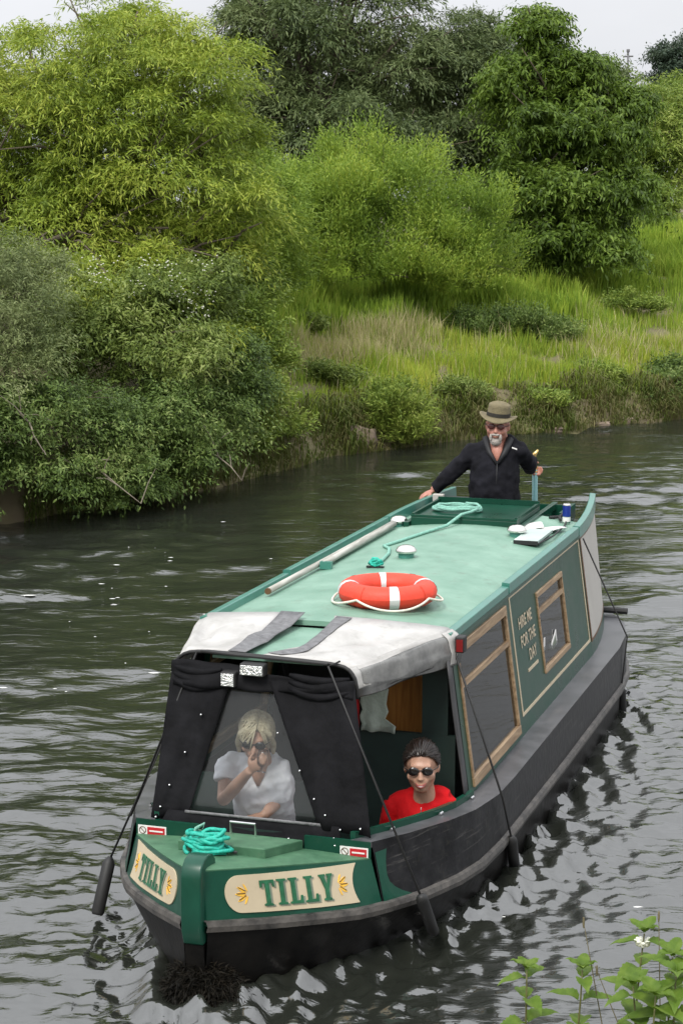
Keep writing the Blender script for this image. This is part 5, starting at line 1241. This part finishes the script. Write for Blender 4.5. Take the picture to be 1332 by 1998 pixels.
# ---- helmsman (base on cockpit floor)
B0 = Vector((-.16, 4.98, .50)); man = bthing('person', 'helmsman in brimmed hat, sunglasses and black hooded jacket, hand on tiller', 'person', B0)
w_ = lambda v, u, z: Vector((v, u, z))-B0
qm = lambda px, py, u: q(px, py, 1, u)-B0
hc = qm(970, 831, 4.93); HM = frame((.12, -1), .06, .05); MS = 1.22
shR, shL = qm(922, 884, 5.0), qm(1012, 880, 5.02)    # picture-left and picture-right shoulders
elR, wrR = qm(878, 926, 4.93), qm(844, 957, 4.90)
elL, wrL = qm(1032, 903, 5.25), qm(1033, 914, 5.50)
TH = qm(1042, 919, TU); nk = hc+Vector((0, .045, -.15))
body = MB(); head(body, hc, HM, MS, 1.12)
tc_ = Vector((.5*(shR.x+shL.x), .02, 0)); zsh = .5*(shR.z+shL.z)
body.tube([nk+Vector((0, .03, -.12)), nk, hc+HM@Vector((0, .03, -.05))], [.10, .082, .078], 12)
body.stack([(0, 0, .80, .17, .13), (0, 0, .95, .19, .15), (tc_.x*.5, 0, 1.12, .18, .14), (tc_.x, .02, zsh-.1, .18, .13), (tc_.x, .02, zsh, .17, .11), (tc_.x, .02, zsh+.05, .10, .08)], 16)
for a, e, w in ((shR, elR, wrR), (shL, elL, wrL)): body.tube([a, a.lerp(e, .5), e, e.lerp(w, .5), w], [.06, .052, .044, .04, .033], 10)
for sx in (-1, 1): body.tube([(sx*.10, 0, .92), (sx*.11, -.01, .50), (sx*.12, .01, .09)], [.085, .06, .042], 10); body.ell((sx*.125, -.06, .04), (.045, .125, .04))
hand(body, wrR, qm(822, 969, 4.86)-wrR, (0, .1, -1), 1.1, .55, 1)
hand(body, wrL, TH-wrL, (.95, .3, -.1), 1.1, .85, -1)
o = obj('body', body, M_skin, man); remesh(o, .008)
M_jacket = mat('black_fleece', (.006, .006, .008), .9, var=.4, nscale=7, bump=.6, bscale=9, c2=(.014, .014, .019), spec=.15)
jk = MB(); jk.stack([(0, .0, .74, .20, .175), (tc_.x*.3, 0, .86, .212, .195), (tc_.x*.6, -.012, 1.0, .214, .205), (tc_.x, -.01, zsh-.22, .206, .185), (tc_.x, .0, zsh-.10, .20, .165), (tc_.x, .01, zsh-.01, .185, .14), (tc_.x, .02, zsh+.055, .135, .11), (nk.x, nk.y+.03, zsh+.10, .11, .095)], 20)
for a, e, w in ((shR, elR, wrR), (shL, elL, wrL)): jk.tube([tc_.lerp(a, .45)+Vector((0, 0, zsh*.55+.012)), a+Vector((0, 0, -.005)), a.lerp(e, .5), e, e.lerp(w, .55), e.lerp(w, .93)], [.085, .084, .076, .068, .06, .05], 12)
jk.tube([nk+Vector((.125*math.cos(a), .03+.10*math.sin(a), -.015+.03*math.sin(a))) for a in np.linspace(-.55, math.pi+.55, 14)], [.02, .03, .038, .042, .046, .05, .05, .05, .05, .046, .042, .038, .03, .02], 8)
o = obj('jacket', jk, M_jacket, man); remesh(o, .012, 4); folds(o, .08, .035)
ch = qm(970, 900, 4.83)
mb = MB(); mb.tube([nk+Vector((0, -.045, .0)), nk.lerp(ch, .5)+Vector((0, -.02, 0)), ch], [.062, .05, .012], 10); obj('open_neck', mb, M_skin, man, smooth=True)
mb = MB()
for sx in (-1, 1): mb.tube([nk+Vector((sx*.10, -.02, .045)), nk.lerp(ch, .5)+Vector((sx*.062, -.035, 0)), ch+Vector((sx*.006, -.012, -.02))], [.034, .026, .014], 8)
mb.tube([ch+Vector((0, -.012, 0)), ch+Vector((0, -.03, -.15)), ch+Vector((0, -.02, -.38))], .006, 6); obj('collar', mb, mat('black_collar', (.004, .004, .006), .6), man, smooth=True)
mb = MB(); mb.obox(qm(1003, 875, 4.855), (.022, .002, .005), Matrix.Rotation(.3, 3, 'Y')); obj('chest_logo', mb, K_white, man)
M_hat = mat('felt_hat', (.15, .125, .07), .9, var=.2, nscale=20, bump=.3, bscale=80); M_band = mat('hat_band', (.02, .018, .014), .7)
ht = hc+HM@Vector((0, .016, .082)); HM0 = HM; HM = HM@Matrix.Rotation(.07, 3, 'Y'); mb = MB()
mb.grid(lambda a, k: ht+HM@Vector(((.094+.060*k)*math.cos(a), (.110+.065*k)*math.sin(a), -.012*k-.022*k*k*abs(math.sin(a))**2+.028*k*k*math.cos(a)**2)), np.linspace(0, 2*math.pi, 41), [0, .25, .5, .75, 1])
brim = obj('hat', mb, M_hat, man, smooth=True); so = brim.modifiers.new('s', 'SOLIDIFY'); so.thickness = .006
mb = MB(); mb.grid(lambda a, k: ht+HM@Vector((math.cos(a)*(.097-.012*k-.026*max(0, k-.75)*4*(.6+.4*abs(math.cos(a)))), math.sin(a)*(.113-.014*k-.06*max(0, k-.75)*4), .115*min(1, k*1.1)-.028*max(0, k-.8)*5*(math.cos(a)**4))), np.linspace(0, 2*math.pi, 33), [0, .3, .6, .75, .85, .93, 1.0])
n = len(mb.v); mb.add([ht+HM@Vector((0, 0, .085))], []); mb.f += [((i*7+6), ((i+1)*7+6), n) for i in range(32)]; mb.m += [0]*32
obj('hat_crown', mb, M_hat, brim, smooth=True)
mb = MB(); mb.grid(lambda a, k: ht+HM@Vector((math.cos(a)*.0985, math.sin(a)*.1145, .003+.03*k)), np.linspace(0, 2*math.pi, 33), [0, 1]); obj('hat_band', mb, M_band, brim, smooth=True)
HM = HM0; glasses(man, hc, HM, MS, M_lensr)
M_beard = mat('white_beard', (.40, .36, .33), .9, var=.25, nscale=50, bump=.6, bscale=150)
mb = MB(); E_ = lambda p, r_: mb.ell(hc+HM@(Vector(p)*MS), [x*MS for x in r_], 12, 8, HM)
E_((0, -.066, -.092), (.040, .030, .034)); E_((0, -.096, -.044), (.030, .011, .009))
for sx in (-1, 1): E_((sx*.032, -.084, -.066), (.011, .016, .026))
obj('beard', mb, M_beard, man, smooth=True)

# ---- woman in red
B1 = Vector((.64, -.30, .30)); red = bthing('person', 'smiling woman in red top and sunglasses seated by the open canopy side', 'person', B1)
qr = lambda px, py, u: q(px, py, 1, u)-B1
hc = qr(822, 1496, -.40); HM = frame((.22, -1), .06, -.03); RS = 1.22
nk = hc+Vector((0, .055, -.135))
shR, shL = qr(768, 1564, -.29), qr(870, 1553, -.27); elR, elL = shR+Vector((-.05, -.02, -.22)), shL+Vector((.015, -.02, -.22)); wrR, wrL = elR+Vector((.14, -.16, -.04)), elL+Vector((-.14, -.18, -.04))
body = MB(); head(body, hc, HM, RS, 1.04); body.tube([nk+Vector((0, .02, -.08)), nk, hc+HM@Vector((0, .03, -.05))], [.072, .058, .058], 12)
cx, cy = nk.x, nk.y+.04; zt = .5*(shR.z+shL.z)
body.stack([(cx*.4, .02, 0.0, .15, .12), (cx*.6, .02, .14, .13, .10), (cx, cy, zt-.14, .13, .10), (cx, cy, zt-.04, .11, .08), (cx, cy-.01, zt+.02, .06, .05)], 16)
for a, e, w in ((shR, elR, wrR), (shL, elL, wrL)): body.tube([a+Vector((0, 0, -.02)), a.lerp(e, .5), e, e.lerp(w, .5), w], [.030, .034, .034, .032, .025], 10)
hand(body, wrR, (.7, -.7, -.1), (0, .2, -1), .95, .5, 1); hand(body, wrL, (-.7, -.7, -.1), (0, .2, -1), .95, .5, -1)
for sx in (-1, 1): body.tube([(sx*.08, 0, .06), (sx*.09-.15, -.24, .07), (sx*.09-.15, -.26, -.13)], [.075, .055, .04], 10); body.ell((sx*.09-.15, -.29, -.165), (.038, .09, .03))
o = obj('body', body, M_skin3, red); remesh(o, .008)
M_redtop = mat('red_top', (.48, .004, .007), .8, var=.15, nscale=6, bump=.4, bscale=14, spec=.2)
jk = MB(); jk.stack([(cx*.4, .02, .02, .17, .14), (cx*.7, .02, .12, .165, .13), (cx, cy, zt-.16, .175, .13), (cx, cy, zt-.06, .17, .115), (cx, cy, zt+.005, .13, .09), (cx, cy, zt+.03, .09, .07)], 20)
jk.tube([shR+Vector((-.01, 0, -.02)), shR.lerp(nk, .45)+Vector((0, .03, -.03)), nk+Vector((0, .03, -.06)), shL.lerp(nk, .45)+Vector((0, .03, -.03)), shL+Vector((.01, 0, -.02))], [.058, .060, .066, .060, .058], 12)
for a, e, w in ((shR, elR, wrR), (shL, elL, wrL)): jk.tube([a+Vector((0, 0, -.01)), a.lerp(e, .5), e, e.lerp(w, .6), e.lerp(w, .9)], [.062, .058, .052, .046, .038], 12)
o = obj('top', jk, M_redtop, red); remesh(o, .010, 5); folds(o, .06, .022)
M_hair1 = mat('dark_hair', (.012, .007, .005), .36, var=.4, nscale=30)
mb = MB(); E_ = lambda p, r_: mb.ell(hc+HM@(Vector(p)*RS), [x*RS for x in r_], 16, 10, HM)
hair_shell(mb, hc, HM, RS, ([0, 30, 55, 80, 100, 180], [60, 64, 80, 108, 128, 130]), 1.15, 1.08); E_((0, .052, .0), (.068, .062, .075))
o = obj('hair', mb, M_hair1, red); remesh(o, .007, 6)
mb = MB(); r = random.Random(3); prs = []
for i in range(110):
    az = r.uniform(-100, 100); th = float(np.interp(abs(az), [0, 30, 55, 80, 100], [58, 62, 78, 100, 118]))-abs(r.gauss(0, 6)); a_, t_ = R(az), R(th)
    prs.append(((math.sin(t_)*math.sin(a_), -math.sin(t_)*math.cos(a_), math.cos(t_)), (.35*math.sin(a_)+r.uniform(-.1, .1), .95, -.25+r.uniform(-.2, .2))))
strands(mb, hc, HM, RS, prs, .0042, 1.10, 4, .05); obj('hair_locks', mb, M_hair1, red, smooth=True)
glasses(red, hc, HM, RS, M_lens, .027, .021)
mb = MB(); E_ = lambda p, r_: mb.ell(hc+HM@(Vector(p)*RS), [x*RS for x in r_], 12, 6, HM)
sm = lambda dz, y, w: [hc+HM@(Vector((w*x, y+.012*x*x, -.059+dz+.009*x*x))*RS) for x in np.linspace(-1, 1, 7)]
mb.tube(sm(.004, -.1035, .024), [.002, .003, .004, .0034, .004, .003, .002], 7); mb.tube(sm(-.005, -.102, .022), [.002, .0035, .0045, .005, .0045, .0035, .002], 7); lip = obj('lips', mb, mat('lips', (.34, .08, .075), .4), red, smooth=True)
mb = MB(); mb.tube(sm(-.0005, -.1045, .018), .0024, 6); obj('teeth', mb, K_white, lip, smooth=True)
mb = MB(); mb.tube([nk+Vector((0, -.06, -.10)), nk+Vector((.005, -.085, -.15)), nk+Vector((0, -.10, -.19))], .002, 5); obj('necklace', mb, K_chrome, red)

# ---- woman in white
B2 = Vector((-.20, -.52, .47)); wht = bthing('person', 'blonde woman in white V-neck T-shirt drinking behind the clear canopy window', 'person', B2)
w_ = lambda v, u, z: Vector((v, u, z))-B2
hc = q(500, 1440, 1, -.74)-B2; HM = frame((.22, -1), .24, .04); WS = 1.12
nk = hc+Vector((0, .075, -.115))
shR, shL = q(443, 1478, 1, -.60)-B2, q(545, 1478, 1, -.58)-B2
elR, elL = q(437, 1560, 1, -.72)-B2, q(543, 1560, 1, -.62)-B2
wrR, wrL = q(488, 1503, 1, -.89)-B2, q(515, 1592, 1, -.80)-B2
body = MB(); head(body, hc, HM, WS, 1.0); body.tube([nk+Vector((0, .03, -.09)), nk, hc+HM@Vector((0, .03, -.05))], [.066, .052, .052], 12)
body.stack([(0, .08, 0.0, .16, .13), (0, .06, .16, .145, .11), (nk.x, nk.y+.06, nk.z-.22, .15, .10), (nk.x, nk.y+.05, nk.z-.13, .12, .08), (nk.x, nk.y+.04, nk.z-.07, .07, .055)], 16)
for a, e, w in ((shR, elR, wrR), (shL, elL, wrL)): body.tube([a+Vector((0, 0, -.02)), a.lerp(e, .45), e, e.lerp(w, .4), w], [.034, .045, .044, .040, .027], 10)
hand(body, wrR, (.75, -.15, .62), (.15, .9, .3), .92, .75, 1); hand(body, wrL, (-.8, -.5, -.1), (0, .2, -1), .92, .4, -1)
for sx in (-1, 1): body.tube([(sx*.09, .02, .07), (sx*.10, -.38, .08), (sx*.10, -.40, -.32)], [.085, .062, .045], 10); body.ell((sx*.10, -.45, -.345), (.04, .10, .032))
o = obj('body', body, M_skin2, wht); remesh(o, .008)
M_tee = mat('white_tshirt', (.68, .68, .72), .85, var=.05, nscale=5, bump=.6, bscale=10)
jk = MB(); jk.stack([(0, .08, .02, .19, .155), (0, .05, .12, .18, .15), (nk.x*.8, nk.y+.06, nk.z-.26, .178, .13), (nk.x, nk.y+.055, nk.z-.16, .175, .115), (nk.x, nk.y+.05, nk.z-.09, .14, .09), (nk.x, nk.y+.045, nk.z-.055, .085, .07)], 20)
jk.tube([shR+Vector((0, 0, -.02)), shR.lerp(nk, .45)+Vector((0, .03, -.05)), nk+Vector((0, .035, -.09)), shL.lerp(nk, .45)+Vector((0, .03, -.05)), shL+Vector((0, 0, -.02))], [.060, .062, .066, .062, .060], 12)
for a, e in ((shR, elR), (shL, elL)): jk.tube([a+Vector((0, 0, -.01)), a.lerp(e, .3), a.lerp(e, .55)], [.060, .066, .070], 12)
o = obj('tshirt', jk, M_tee, wht); remesh(o, .010, 4); folds(o, .055, .024)
mb = MB(); mb.tube([nk+Vector((0, -.01, -.04)), nk+Vector((0, -.055, -.11)), nk+Vector((.004, -.066, -.165))], [.052, .036, .008], 12); obj('neckline', mb, M_skin2, wht, smooth=True)
M_sk = mat('pale_skirt', (.50, .46, .42), .85, var=.1, bump=.3, bscale=20)
mb = MB()
for sx in (-1, 1): mb.tube([(sx*.09, .05, .075), (sx*.10, -.2, .08), (sx*.105, -.36, .08)], [.108, .095, .082], 12)
mb.ell((0, .04, .06), (.20, .16, .09)); o = obj('skirt', mb, M_sk, wht); remesh(o, .012, 4)
M_hair2 = mat('blonde_hair', (.42, .35, .22), .5, var=.3, nscale=30, c2=(.58, .52, .37))
mb = MB(); E_ = lambda p, r_: mb.ell(hc+HM@(Vector(p)*WS), [x*WS for x in r_], 16, 10, HM)
hair_shell(mb, hc, HM, WS, ([0, 25, 50, 70, 90, 180], [56, 60, 82, 125, 150, 150]), 1.17, 1.09); E_((0, .052, -.03), (.080, .058, .085))
for sx in (-1, 1): mb.tube([hc+HM@(Vector(p)*WS) for p in ((sx*.03, -.065, .088), (sx*.070, -.048, .05), (sx*.087, -.018, -.02), (sx*.085, .0, -.085))], [.020, .022, .021, .012], 10)
o = obj('hair', mb, M_hair2, wht); remesh(o, .007, 6)
mb = MB(); r = random.Random(8); prs = []
for i in range(150):
    sx = r.choice((-1, 1)); t_ = R(r.uniform(-30, 52)); az = R(r.uniform(52, 175))*sx; te = R(r.uniform(118, 150))
    prs.append(((.22+sx*.06, -math.sin(t_), math.cos(t_)), (math.sin(te)*math.sin(az), -math.sin(te)*math.cos(az), math.cos(te))))
strands(mb, hc, HM, WS, prs, .0046, 1.16, 9, .06); obj('hair_locks', mb, M_hair2, wht, smooth=True)
glasses(wht, hc, HM, WS, M_lens, .028, .021)
# glass in her hand
gp = B2+wrR+Vector((.075, -.03, .055)); t = bthing('drinking_glass', 'small stemmed glass held to the mouth of the blonde woman', 'glass', gp-Vector((0, 0, .05)))
G_cup = glassmat('drinking_glass', (.92, .93, .92), 1.5, .01)
mb = MB(); MT = Matrix.Rotation(-.5, 3, 'X'); mb.lathe([(.002, .0), (.022, .012), (.030, .04), (.030, .075), (.027, .095)], (0, 0, .03), 20, M3=MT); obj('bowl', mb, G_cup, t, smooth=True)
mb = MB(); mb.lathe([(.026, 0), (.026, .003), (.004, .007), (.004, .032)], (0, 0, -.0), 16, M3=MT); obj('foot', mb, G_cup, t, smooth=True)
